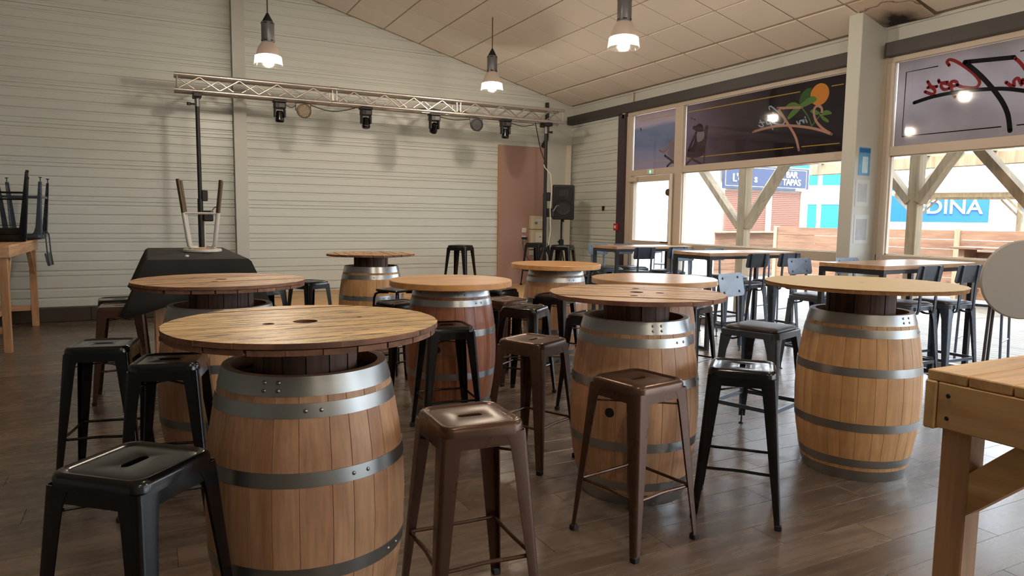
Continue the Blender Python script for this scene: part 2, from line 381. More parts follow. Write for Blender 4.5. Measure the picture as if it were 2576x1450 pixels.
# --- ceiling: sloping grid with separate tiles
cs = MB(); t = .25; zr = ceilz(-.7)
for (xa, za, xb, zb) in ((-.7, zr, XW+.3, ceilz(XW)-.256*.3), (XL-.3, ceilz(XL)-.256*.3, -.7, zr)):
    cs.add([(xa,YF-.3,za+.012),(xb,YF-.3,zb+.012),(xb,YB+.3,zb+.012),(xa,YB+.3,za+.012),(xa,YF-.3,za+t),(xb,YF-.3,zb+t),(xb,YB+.3,zb+t),(xa,YB+.3,za+t)],
           [(3,2,1,0),(4,5,6,7),(0,1,5,4),(1,2,6,5),(2,3,7,6),(3,0,4,7)])
ce = struct(cs.build('ceiling', M['tilegrid']))
M['tile'] = plain('mineral fibre tile', srgb(230,220,210), .9, noise=.03, nscale=45, bump=.1)
M['tile_stain'] = None
SL = math.atan(.256); TP = .6
def tile_mesh(wd, mat): return MB().cbox(-wd/2, wd/2, -.292, .292, 0, .014, .005).mesh('ceiling_tile', mat)
def stained():
    mt, nt, b = newmat('water stained tile'); L = nt.links.new
    tc = N(nt, 'ShaderNodeTexCoord'); sp = N(nt, 'ShaderNodeSeparateXYZ'); L(tc.outputs['Object'], sp.inputs[0])
    nz = N(nt, 'ShaderNodeTexNoise', i_Scale=6.0, i_Detail=6.0); L(tc.outputs['Object'], nz.inputs['Vector'])
    ln = N(nt, 'ShaderNodeVectorMath', operation='DISTANCE'); L(tc.outputs['Object'], ln.inputs[0]); ln.inputs[1].default_value = (.24, .02, 0)
    a = N(nt, 'ShaderNodeMath', operation='MULTIPLY_ADD'); L(nz.outputs['Fac'], a.inputs[0]); a.inputs[1].default_value = .22; L(ln.outputs['Value'], a.inputs[2])
    rp = N(nt, 'ShaderNodeValToRGB'); e = rp.color_ramp.elements
    e[0].position = .22; e[0].color = srgb(34,28,24); e[1].position = .36; e[1].color = srgb(176,160,146)
    x = e.new(.48); x.color = srgb(196,182,168); x = e.new(.50); x.color = srgb(120,96,74); x = e.new(.52); x.color = srgb(206,190,172)
    L(a.outputs[0], rp.inputs[0]); L(rp.outputs[0], b.inputs['Base Color']); b.inputs['Roughness'].default_value = .9
    return mt
stain = stained(); tm = tile_mesh(.584, M['tile']); tn = tile_mesh(.584, stain); tw = .60/math.cos(0)
hd = math.cos(SL)*TP
rest = MB(); nvis = 0
xe = XW-.03; XR = [xe-.30] + [xe-.60-hd*(k+.5) for k in range(30)]
tf = tile_mesh(.55, M['tile']); tfs = tile_mesh(.55, stain)
for k, xc in enumerate(XR):
    if xc < -.5: break
    for j in range(33):
        yc = YB-.02-.05-.6*(j+.5)
        if yc < YF+.3: break
        dep = xc*math.sin(YAW)+yc*math.cos(YAW); lat = xc*math.cos(YAW)-yc*math.sin(YAW); zt = ceilz(xc)
        vis = dep > 2.2 and abs(lat) < dep*.78+.3 and (zt-CAMZ)/dep < .36+.08
        st = (k == 0 and j == 10)
        if vis:
            me = (tfs if st else tf) if k == 0 else tm
            o = link('ceiling_tile', me, ce, (xc, yc, ceilz(xc)-.002), (0, SL, 0))
            if st: o['label'] = 'water stained mouldy ceiling tile'; o.rotation_euler = (.03, SL+.05, 0); o.location.z -= .012
        else:
            dx = .28 if k else .27; v = []
            for zz in (0, .014):
                for ax, ay in ((-dx,-.292),(dx,-.292),(dx,.292),(-dx,.292)): v.append((xc+ax, yc+ay, ceilz(xc+ax)-.002+zz))
            rest.add(v, [(3,2,1,0),(4,5,6,7),(0,1,5,4),(1,2,6,5),(2,3,7,6),(3,0,4,7)])
for k in range(14):
    xc = -1.0-.58*k
    if xc < XL+.3: break
    for j in range(31):
        yc = YB-.07-.6*(j+.5); v = []
        for zz in (0, .014):
            for ax, ay in ((-.28,-.292),(.28,-.292),(.28,.292),(-.28,.292)): v.append((xc+ax, yc+ay, ceilz(xc+ax)-.002+zz))
        rest.add(v, [(3,2,1,0),(4,5,6,7),(0,1,5,4),(1,2,6,5),(2,3,7,6),(3,0,4,7)])
o = rest.build('far_tiles', M['tile'], ce); o['kind'] = 'stuff'

# --- window wall
wr = struct(MB().box(XW, XW+.22, YF, YB+.2, 3.145, 3.62).build('wall_right', M['clad_flat']))
MB().box(XW, XW+.2, 9.43, YB+.2, -.2, 3.2).build('wall_block', M['clad_flat'], wr)
for k in range(7):
    z0 = 0 if k == 0 else Z0+TR*k; z1 = min(Z0+TR*(k+1), 3.145)
    tray(9.43, YB, z0, z1, XW-.018, axis='y').build('cladding_tray', M['clad'], wr)
MB().box(XW-.02, XW, YF, YB, 3.445, 3.47).build('cornice_strip', M['clad_flat'], wr)
MB().box(XW-.012, XW, YF, YB, 3.30, 3.31).build('cornice_strip', M['clad_flat'], wr)
# dark channel beam in two lengths, cut by the column
bm_ = MB()
for y0, y1 in ((5.04, 10.96), (-.95, 4.80), (YF, -1.2)):
    bm_ = MB(); bm_.box(XW-.045, XW-.035, y0, y1, 3.145, 3.285); bm_.box(XW-.12, XW-.035, y0, y1, 3.275, 3.285); bm_.box(XW-.12, XW-.035, y0, y1, 3.145, 3.155); bm_.box(XW-.125, XW-.115, y0, y1, 3.15, 3.28)
    struct(bm_.build('trim_2', M['frame_dark']))
struct(MB().box(XW-.10, XW+.02, 9.255, 9.43, 0, 3.13).build('trim_3', M['post_plum']))
for i, yc in enumerate((4.95, -1.08)):
    cb = MB().cbox(6.52, XW, yc-.08, yc+.08, 0, 3.60, .006)
    struct(cb.build('trim_4', M['clad_flat']))
    struct(MB().box(XW-.03, XW+.1, yc-.14, yc+.13, 0, 3.15).build('trim_5', M['frame']))

def rail(mb, y0, y1, z0, z1, x0=XW-.045, x1=XW+.035): mb.cbox(x0, x1, y0, y1, z0, z1, .004)
def window(name, y0, y1, mulls, films, zlow=1.0, zs=1.11):
    "bay of fixed lights: upper film row, main row, low row; mulls are (ya, yb) posts"
    root = bpy.data.objects.new(name, None); C.objects.link(root); struct(root)
    fr = MB(); rail(fr, y0, y1, 3.09, 3.145); fr.build('head_rail', M['frame'], root)
    fr = MB(); rail(fr, y0, y1, 2.137, 2.232); fr.build('transom', M['frame'], root)
    xs = [(y0, y0)] + mulls + [(y1, y1)]
    for ya, yb in mulls:
        fr = MB(); rail(fr, ya, yb, 0, 3.09, XW-.055, XW+.04); fr.build('mullion', M['frame'], root)
    for i in range(len(xs)-1):
        a, b2 = xs[i][1], xs[i+1][0]
        if name == 'window_1' and a > 7.9: continue
        fr = MB(); rail(fr, a, b2, zlow, zs, XW-.06, XW+.04); fr.build('sill_rail', M['frame'], root)
        fr = MB(); rail(fr, a, b2, 0, .085); fr.build('bottom_rail', M['frame'], root)
        MB().box(XW-.005, XW+.001, a, b2, zs, 2.137).build('glass_pane', M['glass'], root)
        MB().box(XW-.005, XW+.001, a, b2, .085, zlow).build('glass_pane', M['glass'], root)
        gk = MB(); e = .012
        for ya, yb, za, zb in ((a,b2,zs,zs+e),(a,b2,2.137-e,2.137),(a,a+e,zs,2.137),(b2-e,b2,zs,2.137)): gk.box(XW-.02, XW-.008, ya, yb, za, zb)
        gk.build('glazing_bead', M['white_plastic'], root)
    return root
def film_cols(kind):
    def f(nt):
        L = nt.links.new; g = N(nt, 'ShaderNodeNewGeometry'); sp = N(nt, 'ShaderNodeSeparateXYZ'); L(g.outputs['Position'], sp.inputs[0])
        nz = N(nt, 'ShaderNodeTexNoise', i_Scale=2.2, i_Detail=5.0); L(g.outputs['Position'], nz.inputs['Vector'])
        if kind == 'beach':
            mr = N(nt, 'ShaderNodeMapRange'); mr.inputs[1].default_value = 2.23; mr.inputs[2].default_value = 3.09; L(sp.outputs[2], mr.inputs[0])
            a = N(nt, 'ShaderNodeMath', operation='MULTIPLY_ADD'); L(nz.outputs['Fac'], a.inputs[0]); a.inputs[1].default_value = .12; L(mr.outputs[0], a.inputs[2])
            rp = N(nt, 'ShaderNodeValToRGB'); e = rp.color_ramp.elements
            e[0].position = .1; e[0].color = srgb(152,142,150); e[1].position = 1.0; e[1].color = srgb(168,154,156)
            for p, c in ((.38,(140,138,150)),(.50,(124,128,140)),(.78,(126,130,142)),(.86,(162,152,156))): x = e.new(p); x.color = srgb(*c)
            L(a.outputs[0], rp.inputs[0]); return rp.outputs[0]
        if kind == 'night':
            mr = N(nt, 'ShaderNodeMapRange'); mr.inputs[1].default_value = 7.93; mr.inputs[2].default_value = 5.9; L(sp.outputs[1], mr.inputs[0])
            a = N(nt, 'ShaderNodeMath', operation='MULTIPLY_ADD'); L(nz.outputs['Fac'], a.inputs[0]); a.inputs[1].default_value = .25; L(mr.outputs[0], a.inputs[2])
            rp = N(nt, 'ShaderNodeValToRGB'); e = rp.color_ramp.elements
            e[0].position = .12; e[0].color = srgb(132,118,132); e[1].position = .95; e[1].color = srgb(52,44,54)
            x = e.new(.5); x.color = srgb(92,78,86)
            L(a.outputs[0], rp.inputs[0]); return rp.outputs[0]
        rp = N(nt, 'ShaderNodeValToRGB'); e = rp.color_ramp.elements
        e[0].position = .3; e[0].color = srgb(156,150,152); e[1].position = .7; e[1].color = srgb(176,168,170)
        L(nz.outputs['Fac'], rp.inputs[0]); return rp.outputs[0]
    return f
M['film_beach'] = filmmat('beach print film', film_cols('beach'), .6, .02)
M['film_night'] = filmmat('dark violet print film', film_cols('night'), .5, .025)
M['film_grey'] = filmmat('pale grey film', film_cols('grey'), .6, .02)
def ink(n, c, t=.35): M[n] = filmmat('ink '+n, c, t, .03)
for n, c in (('peach',srgb(206,160,144)),('pblue',srgb(176,200,226)),('sun_orange',srgb(240,160,70)),('leafgreen',srgb(104,150,78)),('leafdark',srgb(66,110,58)),('yellow',srgb(206,178,72)),
             ('shadow',srgb(62,50,58)),('shadow2',srgb(84,70,80)),('towel',srgb(150,138,156)),('skin',srgb(176,130,116)),('rust',srgb(150,52,58)),('inkblack',srgb(24,26,32))): ink(n, c)

w1 = window('window_1', 5.09, 9.255, [(7.925, 8.10), (9.14, 9.255)], None)
w2 = window('window_2', -.95, 4.81, [(1.90, 1.98), (4.73, 4.81)], None)
w3 = window('window_3', YF, -1.21, [(-4.6, -4.52)], None)
def film(name, root, y0, y1, mat):
    o = MB().box(XW+.002, XW+.005, y0, y1, 2.236, 3.086).build(name, mat, root)
    MB().box(XW-.004, XW+.001, y0-.01, y1+.01, 2.232, 3.09).build('glass_pane', M['glass'], root)
    return o
fb = film('beach_film', w1, 8.115, 9.125, M['film_beach']); fn = film('logo_film', w1, 5.10, 7.915, M['film_night'])
fg = film('pale_logo_film', w2, 1.99, 4.72, M['film_grey']); film('pale_logo_film', w2, -.93, 1.89, M['film_grey'])
for ya, yb in ((YF+.02, -4.61), (-4.51, -1.22)): MB().box(XW-.004, XW+.001, ya, yb, 2.232, 3.09).build('glass_pane', M['glass'], w3)
FA={
'peach_bar':[(5.912,2.795),(6.273,2.833),(6.096,2.613),(5.981,2.453),(5.925,2.3)],
'peach_base':[(6.653,2.586),(6.485,2.607),(6.273,2.617),(6.069,2.6),(5.807,2.55),(5.619,2.494),(5.484,2.44)],
'peach_loop':[(5.484,2.44),(5.608,2.518),(5.699,2.609),(5.735,2.695),(5.733,2.756),(5.698,2.782),(5.648,2.765),(5.627,2.722),(5.643,2.684)],
'blue_c':[(6.399,2.833),(6.411,2.864),(6.373,2.866),(6.27,2.789),(6.183,2.709),(6.156,2.663),(6.178,2.631),(6.233,2.632),(6.303,2.653),(6.347,2.672),(6.358,2.695),(6.332,2.702),(6.309,2.681),(6.339,2.664)],
'blue_p':[(6.426,2.7),(6.387,2.684),(6.358,2.632),(6.333,2.583)],
'blue_p2':[(6.387,2.684),(6.412,2.704),(6.44,2.696),(6.431,2.662),(6.391,2.655)],
'blue_t':[(6.547,2.722),(6.511,2.676),(6.487,2.641),(6.523,2.636),(6.564,2.657)],
'blue_t2':[(6.556,2.693),(6.473,2.686)],
'blue_ap':[(6.463,2.721),(6.453,2.697)],
'blue_n':[(5.977,2.64),(5.954,2.61),(5.928,2.603),(5.934,2.635),(5.902,2.643),(5.868,2.61),(5.879,2.649)],
'blue_i':[(5.826,2.609),(5.849,2.648)],
'blue_dot':[(5.861,2.678),(5.853,2.669)],
'stem1':[(5.911,2.79),(5.815,2.674),(5.758,2.56)],
'stem2':[(5.758,2.56),(5.7,2.62),(5.654,2.67)],
'leaf1':[(5.786,3.003),(5.861,3.0),(5.934,2.939),(5.954,2.853),(5.876,2.837),(5.817,2.901),(5.795,2.949)],
'leaf2':[(5.703,2.864),(5.755,2.904),(5.841,2.889),(5.902,2.851),(5.952,2.827),(5.899,2.794),(5.799,2.816),(5.726,2.837)],
'leaf3':[(5.94,2.83),(6.02,2.87),(6.099,2.868),(6.157,2.834),(6.196,2.807),(6.082,2.808),(5.963,2.797)],
'leaf4':[(5.913,2.811),(5.99,2.806),(6.066,2.769),(6.115,2.7),(6.094,2.677),(6.01,2.719),(5.948,2.764)],
'leaf5':[(5.794,2.733),(5.758,2.754),(5.695,2.731),(5.65,2.695),(5.692,2.682),(5.754,2.703)],
'leaf6':[(5.649,2.69),(5.585,2.719),(5.525,2.704),(5.493,2.67),(5.558,2.663),(5.618,2.665)],
'leaf7':[(5.656,2.69),(5.592,2.647),(5.53,2.6),(5.542,2.576),(5.602,2.608),(5.647,2.654)],
'sun':[(5.672,2.91)],
'sunr':[(5.544,2.891),(5.664,2.786)],
'y1':[(7.89,2.993),(5.949,2.982)],
'y2':[(5.519,2.979),(5.358,2.977)],
'y3':[(7.884,2.342),(6.006,2.336)],
'y4':[(5.889,2.334),(5.372,2.329)],
'hat':[(7.792,2.754),(7.767,2.782),(7.713,2.782),(7.66,2.807),(7.595,2.782),(7.566,2.729),(7.564,2.69),(7.653,2.692),(7.746,2.724)],
'chairback':[(7.563,2.68),(7.515,2.766),(7.47,2.743),(7.482,2.647),(7.5,2.502),(7.563,2.36),(7.725,2.334),(7.875,2.358),(7.87,2.446),(7.754,2.525),(7.707,2.682)],
'chairleg1':[(7.879,2.263),(7.78,2.326),(7.593,2.244)],
'chairleg2':[(7.524,2.455),(7.53,2.247)],
'chairpost':[(7.861,2.446),(7.733,2.648),(7.707,2.689)],
'towel':[(7.698,2.688),(7.555,2.689),(7.558,2.581),(7.682,2.556)],
'birds':[(7.83,2.921),(7.81,2.893),(7.782,2.884)],
'birds2':[(7.764,2.888),(7.75,2.867),(7.726,2.865)],
'balloon':[(7.346,2.687)],
'ly1':[(9.035,2.999),(8.11,2.988)],
'ly2':[(9.004,2.342),(8.109,2.336)],
'larm':[(8.121,2.647),(8.256,2.569),(8.333,2.497),(8.435,2.478),(8.498,2.503)],
'lleg1':[(8.37,2.414),(8.244,2.345),(8.11,2.258)],
'lleg2':[(8.114,2.336),(8.241,2.293),(8.31,2.251)],
'lsheet':[(8.108,2.595),(8.254,2.529),(8.31,2.442),(8.246,2.372),(8.105,2.349)],
'lbird':[(8.978,2.882),(8.963,2.852)],
}
FB={
'k_bar':[(3.629,2.929),(4.057,2.968),(3.903,2.816),(3.738,2.611),(3.648,2.445),(3.614,2.283)],
'k_base':[(4.53,2.656),(4.328,2.69),(4.074,2.698),(3.835,2.683),(3.664,2.658),(3.478,2.606)],
'r_c':[(4.203,2.965),(4.227,3.004),(4.194,3.017),(4.112,2.97),(3.989,2.868),(3.914,2.776),(3.917,2.728),(3.96,2.713),(4.065,2.739),(4.11,2.765),(4.118,2.791),(4.15,2.807),(4.175,2.798),(4.159,2.761),(4.11,2.765)],
'r_p':[(4.265,2.809),(4.186,2.777),(4.156,2.71),(4.126,2.65)],
'r_p2':[(4.207,2.806),(4.252,2.807),(4.269,2.778),(4.234,2.741),(4.183,2.746)],
'r_ap':[(4.297,2.84),(4.287,2.817)],
'r_t':[(4.405,2.845),(4.372,2.795),(4.325,2.742),(4.349,2.714),(4.425,2.749)],
'r_t2':[(4.401,2.786),(4.308,2.782)],
'r_n':[(3.679,2.719),(3.638,2.683),(3.61,2.673),(3.614,2.72),(3.583,2.738),(3.546,2.674),(3.544,2.72)],
'r_i':[(3.618,2.917),(3.577,2.875),(3.523,2.797)],
'f1':[(4.309,2.977),(4.634,2.975),(4.638,2.33),(3.689,2.326)],
'f2':[(3.563,2.325),(3.467,2.326)],
'f3':[(3.581,2.972),(3.516,2.973)],
}
ZK = [0]
def smoothpts(p, k=3):
    "Catmull-Rom resample so that brush strokes curve"
    if len(p) < 3: return p
    q = [p[0]] + list(p) + [p[-1]]; out = []
    for i in range(1, len(q)-2):
        for s in range(k):
            t = s/k; r = []
            for d in (0,1):
                a,b2,c,e = q[i-1][d],q[i][d],q[i+1][d],q[i+2][d]
                r.append(.5*((2*b2)+(-a+c)*t+(2*a-5*b2+4*c-e)*t*t+(-a+3*b2-3*c+e)*t**3))
            out.append(tuple(r))
    return out+[p[-1]]
def stroke(name, parent, pts, wd, mat, x=None, curve=True):
    "flat painted stroke on the inner face of a film"
    ZK[0] += 1; x = XW+.0017-.00002*ZK[0]
    if curve: pts = smoothpts(pts, 4)
    v = []; f = []; n = len(pts)
    for i, (y, z) in enumerate(pts):
        a = pts[max(i-1,0)]; b2 = pts[min(i+1,n-1)]; d = Vector((b2[0]-a[0], b2[1]-a[1])).normalized(); nn = Vector((-d.y, d.x))*wd/2
        v += [(x, y+nn.x, z+nn.y), (x, y-nn.x, z-nn.y)]
    f = [(2*i, 2*i+1, 2*i+3, 2*i+2) for i in range(n-1)]
    mb = MB().add(v, f)
    for y, z in ((pts[0]), (pts[-1])) if wd > .012 else (): pass
    if wd > .012:
        for y, z in (pts[0], pts[-1]): mb.add([(x, y+wd/2*math.cos(2*PI*k/12), z+wd/2*math.sin(2*PI*k/12)) for k in range(12)], [tuple(range(12))])
    return mb.build(name, M[mat], parent)
def blob(name, parent, pts, mat):
    ZK[0] += 1; x = XW+.0017-.00002*ZK[0]
    q = smoothpts(list(pts)+[pts[0]], 3)[:-1]
    return MB().add([(x,y,z) for y,z in q], [tuple(range(len(q)))]).build(name, M[mat], parent)
# dark film, drawn as seen from inside (mirrored lettering)
for k in ('y1','y2','y3','y4'): stroke('gold_line', fn, FA[k], .011, 'yellow', curve=False)
blob('deck_chair_print', fn, FA['chairback'], 'shadow2'); blob('towel_print', fn, FA['towel'], 'towel'); blob('hat_print', fn, FA['hat'], 'shadow')
stroke('chair_leg_print', fn, FA['chairleg1'], .035, 'shadow2', curve=False); stroke('chair_leg_print', fn, FA['chairleg2'], .022, 'shadow2'); stroke('chair_post_print', fn, FA['chairpost'], .04, 'shadow2')
for k in ('birds','birds2'): stroke('bird_print', fn, FA[k], .012, 'shadow')
for k, c in (('leaf1','leafdark'),('leaf2','leafgreen'),('leaf3','leafgreen'),('leaf4','leafgreen')): blob('leaf_print', fn, FA[k], c)
sy, sz = FA['sun'][0]; ry = abs(FA['sunr'][0][0]-sy); rz_ = abs(FA['sunr'][1][1]-sz)
blob('sun_print', fn, [(sy+ry*math.cos(2*PI*k/20), sz+rz_*math.sin(2*PI*k/20)) for k in range(20)], 'sun_orange')
blob('leaf_print', fn, FA['leaf2'], 'leafgreen')
for k in ('leaf5','leaf6','leaf7'): blob('leaf_print', fn, FA[k], 'leafgreen')
for k in ('stem1','stem2'): stroke('stem_print', fn, FA[k], .012, 'leafgreen')
for k in ('blue_c','blue_p','blue_p2','blue_t','blue_t2','blue_ap','blue_n','blue_i','blue_dot'): stroke('script_letter', fn, FA[k], .017, 'pblue')
stroke('brush_stroke', fn, FA['peach_bar'][:2], .03, 'peach', curve=False)
stroke('brush_stroke', fn, FA['peach_bar'][1:], .033, 'peach'); stroke('brush_stroke', fn, FA['peach_base'], .03, 'peach'); stroke('brush_stroke', fn, FA['peach_loop'], .03, 'peach')
# beach film
for k in ('ly1','ly2'): stroke('gold_line', fb, FA[k], .008, 'yellow', curve=False)
blob('towel_print', fb, FA['lsheet'], 'towel'); stroke('arm_print', fb, FA['larm'], .03, 'skin')
for k in ('lleg1','lleg2'): stroke('chair_leg_print', fb, FA[k], .035, 'shadow2')
stroke('bird_print', fb, FA['lbird'], .02, 'shadow')
# pale film
for k in ('f1','f2','f3'): stroke('frame_line', fg, FB[k], .011, 'inkblack', curve=False)
stroke('brush_stroke', fg, FB['k_bar'][:2], .04, 'inkblack', curve=False)
for k in ('r_c','r_p','r_p2','r_ap','r_t','r_t2','r_n','r_i'): stroke('script_letter', fg, FB[k], .03, 'rust')
stroke('brush_stroke', fg, FB['k_bar'][1:], .043, 'inkblack'); stroke('brush_stroke', fg, FB['k_base'], .036, 'inkblack')

# --- glazed door in the first bay
dr = bpy.data.objects.new('door_1', None); C.objects.link(dr); struct(dr)
d = MB(); y0, y1 = 8.105, 9.135
for a,b2,c,e in ((y0,y0+.10,.02,2.13),(y1-.085,y1,.02,2.13)): rail(d, a,b2,c,e, XW-.05, XW+.03)
d.build('door_stile', M['frame'], dr)
for c, e in ((2.04,2.13),(1.03,1.13),(.02,.12)): q = MB(); rail(q, y0+.10, y1-.085, c, e, XW-.05, XW+.03); q.build('door_rail', M['frame'], dr)
for c, e in ((1.13,2.04),(.12,1.03)): MB().box(XW-.005, XW+.001, y0+.10, y1-.085, c, e).build('glass_pane', M['glass'], dr)
MB().cbox(XW-.11, XW-.05, 8.93, 9.12, 2.045, 2.115, .008).build('door_closer', M['frame'], dr)
MB().tube((XW-.09, 8.10, .3), (XW-.09, 8.10, 2.13), .024, n=12).build('hinge_tube', M['white_plastic'], dr, True)
MB().lathe([(.0,-.02),(.05,-.02),(.055,0),(.05,.02),(0,.02)], 20).build('door_stop_disc', M['bronze_tube'], dr, True, (XW-.075, 8.17, 1.86), (0,PI/2,0))
MB().cbox(XW-.075, XW-.05, 8.13, 8.17, .98, 1.16, .008).build('lock_case', M['rubber'], dr)
q = MB(); q.path([(XW-.06,8.15,1.12),(XW-.10,8.15,1.12),(XW-.11,8.18,1.12),(XW-.11,8.28,1.12)], .009); q.build('door_handle', M['rubber'], dr, True)
# exit light over the door
ex = thing('exit_light', 'small emergency light with green glow on the transom over the glazed door', 'exit light', (XW-.045, 8.615, 2.185))
MB().cbox(-.03, 0, -.075, .075, -.04, .04, .006).build('housing', M['white_plastic'], ex)
MB().lathe([(0,-.004),(.018,-.004),(.02,0),(0,.003)], 16).build('green_lamp', emit('green glow', (.05,1,.18,1), 6), ex, True, (-.032,-.005,0), (0,-PI/2,0))
# fire call point
fc = thing('fire_call_point', 'red square fire call point on the plum post', 'alarm', (XW-.10, 9.40, 1.33))
MB().cbox(-.035, 0, -.05, .05, -.055, .055, .006).build('case', M['red'], fc); MB().cbox(-.040, -.034, -.02, .02, -.02, .025, .002).build('glass', M['white_plastic'], fc)
tag(MB().cbox(XW-.05, XW-.01, 9.88, 9.915, 1.60, 1.68, .006).build('wall_hook', M['rubber']), 'small dark hook on the ribbed wall beside the plum post', 'hook')
# downpipe over the beam, trunking in the corner
dp = MB(); dp.path([(XW-.04,9.15,3.46),(XW-.04,9.15,3.30)], .016); dp.build('beam_pipe', M['frame'], None, True); tag(bpy.data.objects['beam_pipe'], 'short beige pipe between the ceiling edge and the dark beam', 'pipe')
tag(MB().cbox(XW-.10, XW-.055, 9.27, 9.34, 3.06, 3.30, .01).build('beam_bracket', M['frame']), 'beige bracket clipped round the dark beam above the plum post', 'bracket')
tk = thing('cable_trunking', 'tall white cable trunking up the corner behind the loudspeaker', 'trunking', (6.82, YB-.03, .3))
MB().cbox(-.05, .05, -.06, 0, 0, 2.48, .004).build('cover', M['white_plastic'], tk); MB().box(-.048,.048,-.065,-.058,1.2,1.204).build('joint', M['rubber'], tk)
# mauve panel and fittings on the back wall
mv = thing('wall_board', 'tall mauve painted board standing against the ribbed back wall', 'board', (5.90, YB-.045, .3))
MB().cbox(-.46, .46, 0, .04, 0, 2.415, .004).build('panel', M['mauve'], mv); MB().box(-.475,-.46,-.004,.044,0,2.42).build('edge_strip', M['timber_z'], mv)
eb = thing('fuse_box', 'cream two part electrical box on the mauve board', 'fuse box', (6.18, YB-.05, 1.01))
MB().cbox(-.15,.15,-.10,0,.255,.49,.008).build('upper_cover', M['cream'], eb); MB().cbox(-.15,.13,-.085,0,0,.25,.008).build('lower_cover', M['cream'], eb)
MB().box(-.085,.14,-.103,-.1,.40,.43).build('label_strip', M['paper'], eb); MB().box(-.085,-.03,-.103,-.1,.345,.385).build('label_mark', M['grey_metal'], eb)
MB().box(-.06,.09,-.088,-.084,.03,.20).build('flap', M['white_plastic'], eb); MB().box(.02,.05,-.091,-.087,.11,.125).build('lock', M['rubber'], eb)
def plate(x, z, lab, black=False):
    p = thing('wall_socket' if black else 'wall_switch', lab, 'socket' if black else 'switch', (x, YB-.05, z))
    MB().cbox(-.042,.042,-.012,0,-.042,.042,.003).build('plate', M['white_plastic'], p)
    if black:
        MB().cbox(-.05,.045,-.06,-.012,-.022,.02,.006).build('plug', M['matte_black'], p)
        MB().path([(-.045,-.04,0),(-.05,-.05,-.08),(-.02,-.04,-.2),(.06,-.03,-.34),(.12,-.02,-.42)], .004, 6).build('lead', M['matte_black'], p, True)
    else: MB().cbox(-.02,.02,-.018,-.012,-.022,.022,.002).build('rocker', M['paper'], p)
plate(5.93, 1.245, 'single white light switch left of the cream fuse box')
plate(5.93, 1.105, 'white socket with a black plug left of the cream fuse box', True)
plate(6.09, .955, 'upper white switch plate just under the cream fuse box')
plate(6.085, .84, 'lower white switch plate under the cream fuse box')
# flyers on the steel column, each a flat print
def flyer(x0, x1, z0, z1, mat, lab):
    o = MB().box(x0, x1, 4.867, 4.8695, z0, z1).build('flyer', mat); tag(o, lab, 'flyer'); return o
fy = flyer(6.585, 6.765, 1.935, 2.225, plain('blue poster ink', srgb(96,164,206), .5, noise=.35, nscale=14), 'blue printed flyer taped high on the steel column')
MB().box(6.59,6.76,4.8655,4.8668,2.17,2.215).build('title_band', plain('deep blue ink', srgb(36,110,176), .5), fy); MB().box(6.64,6.73,4.8655,4.8668,1.96,2.13).build('picture', plain('pale blue ink', srgb(190,220,236), .5, noise=.3, nscale=25), fy)
fy = flyer(6.56, 6.78, 1.615, 1.89, M['paper'], 'pale faded sheet under the blue flyer on the steel column')
MB().box(6.60,6.74,4.8655,4.8668,1.66,1.85).build('faded_print', plain('faded print', srgb(182,186,190), .6, noise=.2, nscale=16), fy)
fy = flyer(6.57, 6.80, 1.225, 1.525, M['paper'], 'lowest pale sheet on the steel column')
MB().box(6.60,6.77,4.8655,4.8668,1.26,1.48).build('faded_print', plain('faded print two', srgb(176,178,182), .6, noise=.2, nscale=12), fy)
# low plywood stage along the back wall
sg = thing('stage', 'low plywood stage along the ribbed back wall', 'stage', (0,0,0))
for i, (x0,x1) in enumerate(((1.42,2.66),(2.66,3.90),(3.90,5.14),(5.14,6.36))):
    for j, (y0,y1) in enumerate(((8.75,9.87),(9.87,10.95))): MB().cbox(x0+.002, x1-.002, y0+.002, y1-.002, .275, .30, .002).build('plywood_sheet', M['stage_ply'], sg)
MB().box(1.44,6.34,8.78,8.80,0.0,.275).build('front_board', M['stage_ply'], sg); MB().box(1.44,1.46,8.80,10.9,0,.275).build('side_board', M['stage_ply'], sg)
MB().box(6.32,6.34,8.80,10.9,0,.275).build('side_board', M['stage_ply'], sg)
pk = plain('grey stencil print', srgb(150,146,138), .7)
for k in range(4): MB().add([(1.72+.16*k,10.62,.3006),(1.80+.16*k,10.62,.3006),(1.76+.16*k,10.78,.3006),(1.68+.16*k,10.78,.3006)],[(0,1,2,3)]).build('stencil_mark', pk, sg)
MB().add([(2.0,9.95,.3006),(2.4,9.95,.3006),(2.5,10.35,.3006),(2.1,10.35,.3006)],[(0,1,2,3)]).build('stencil_mark', plain('pale stencil', srgb(190,168,140), .7), sg)
# ================================================================ BARRELS AND TABLE TOPS
BH, BE, BR = .935, .272, .338        # barrel height, end radius, bilge radius of the wood
def brad(z): t = 2*z/BH-1; return BR-(BR-BE)*abs(t)**2.0
NST = 26
WID = [.82,1.12,1.0,1.25,.9,1.05,.75,1.18,.95,1.3,.85,1.0,1.1,.78,1.2,.92,1.06,1.28,.88,1.0,.8,1.15,.97,1.22,.9,1.04]
WT = sorted(set(WID))
def stave_mesh(mat, wf, name='stave'):
    zs = [0,.02,.06,.14,.24,.35,.4675,.585,.695,.795,.875,.915,.935]; a = PI*wf/sum(WID); rings = []
    for z in zs:
        r = brad(z); ri = r-.027; g = .0005/r
        rings.append([(r*math.cos(t), r*math.sin(t), z) for t in (-a+g, -a+g*3, -a*.5, 0, a*.5, a-g*3, a-g)] + [(ri*math.cos(t), ri*math.sin(t), z) for t in (a-g, 0, -a+g)])
        for q in (0, 6): x_, y_, z_ = rings[-1][q]; rings[-1][q] = (x_*(1-.0012/r), y_*(1-.0012/r), z_)
    return MB().loft(rings).mesh(name, mat)
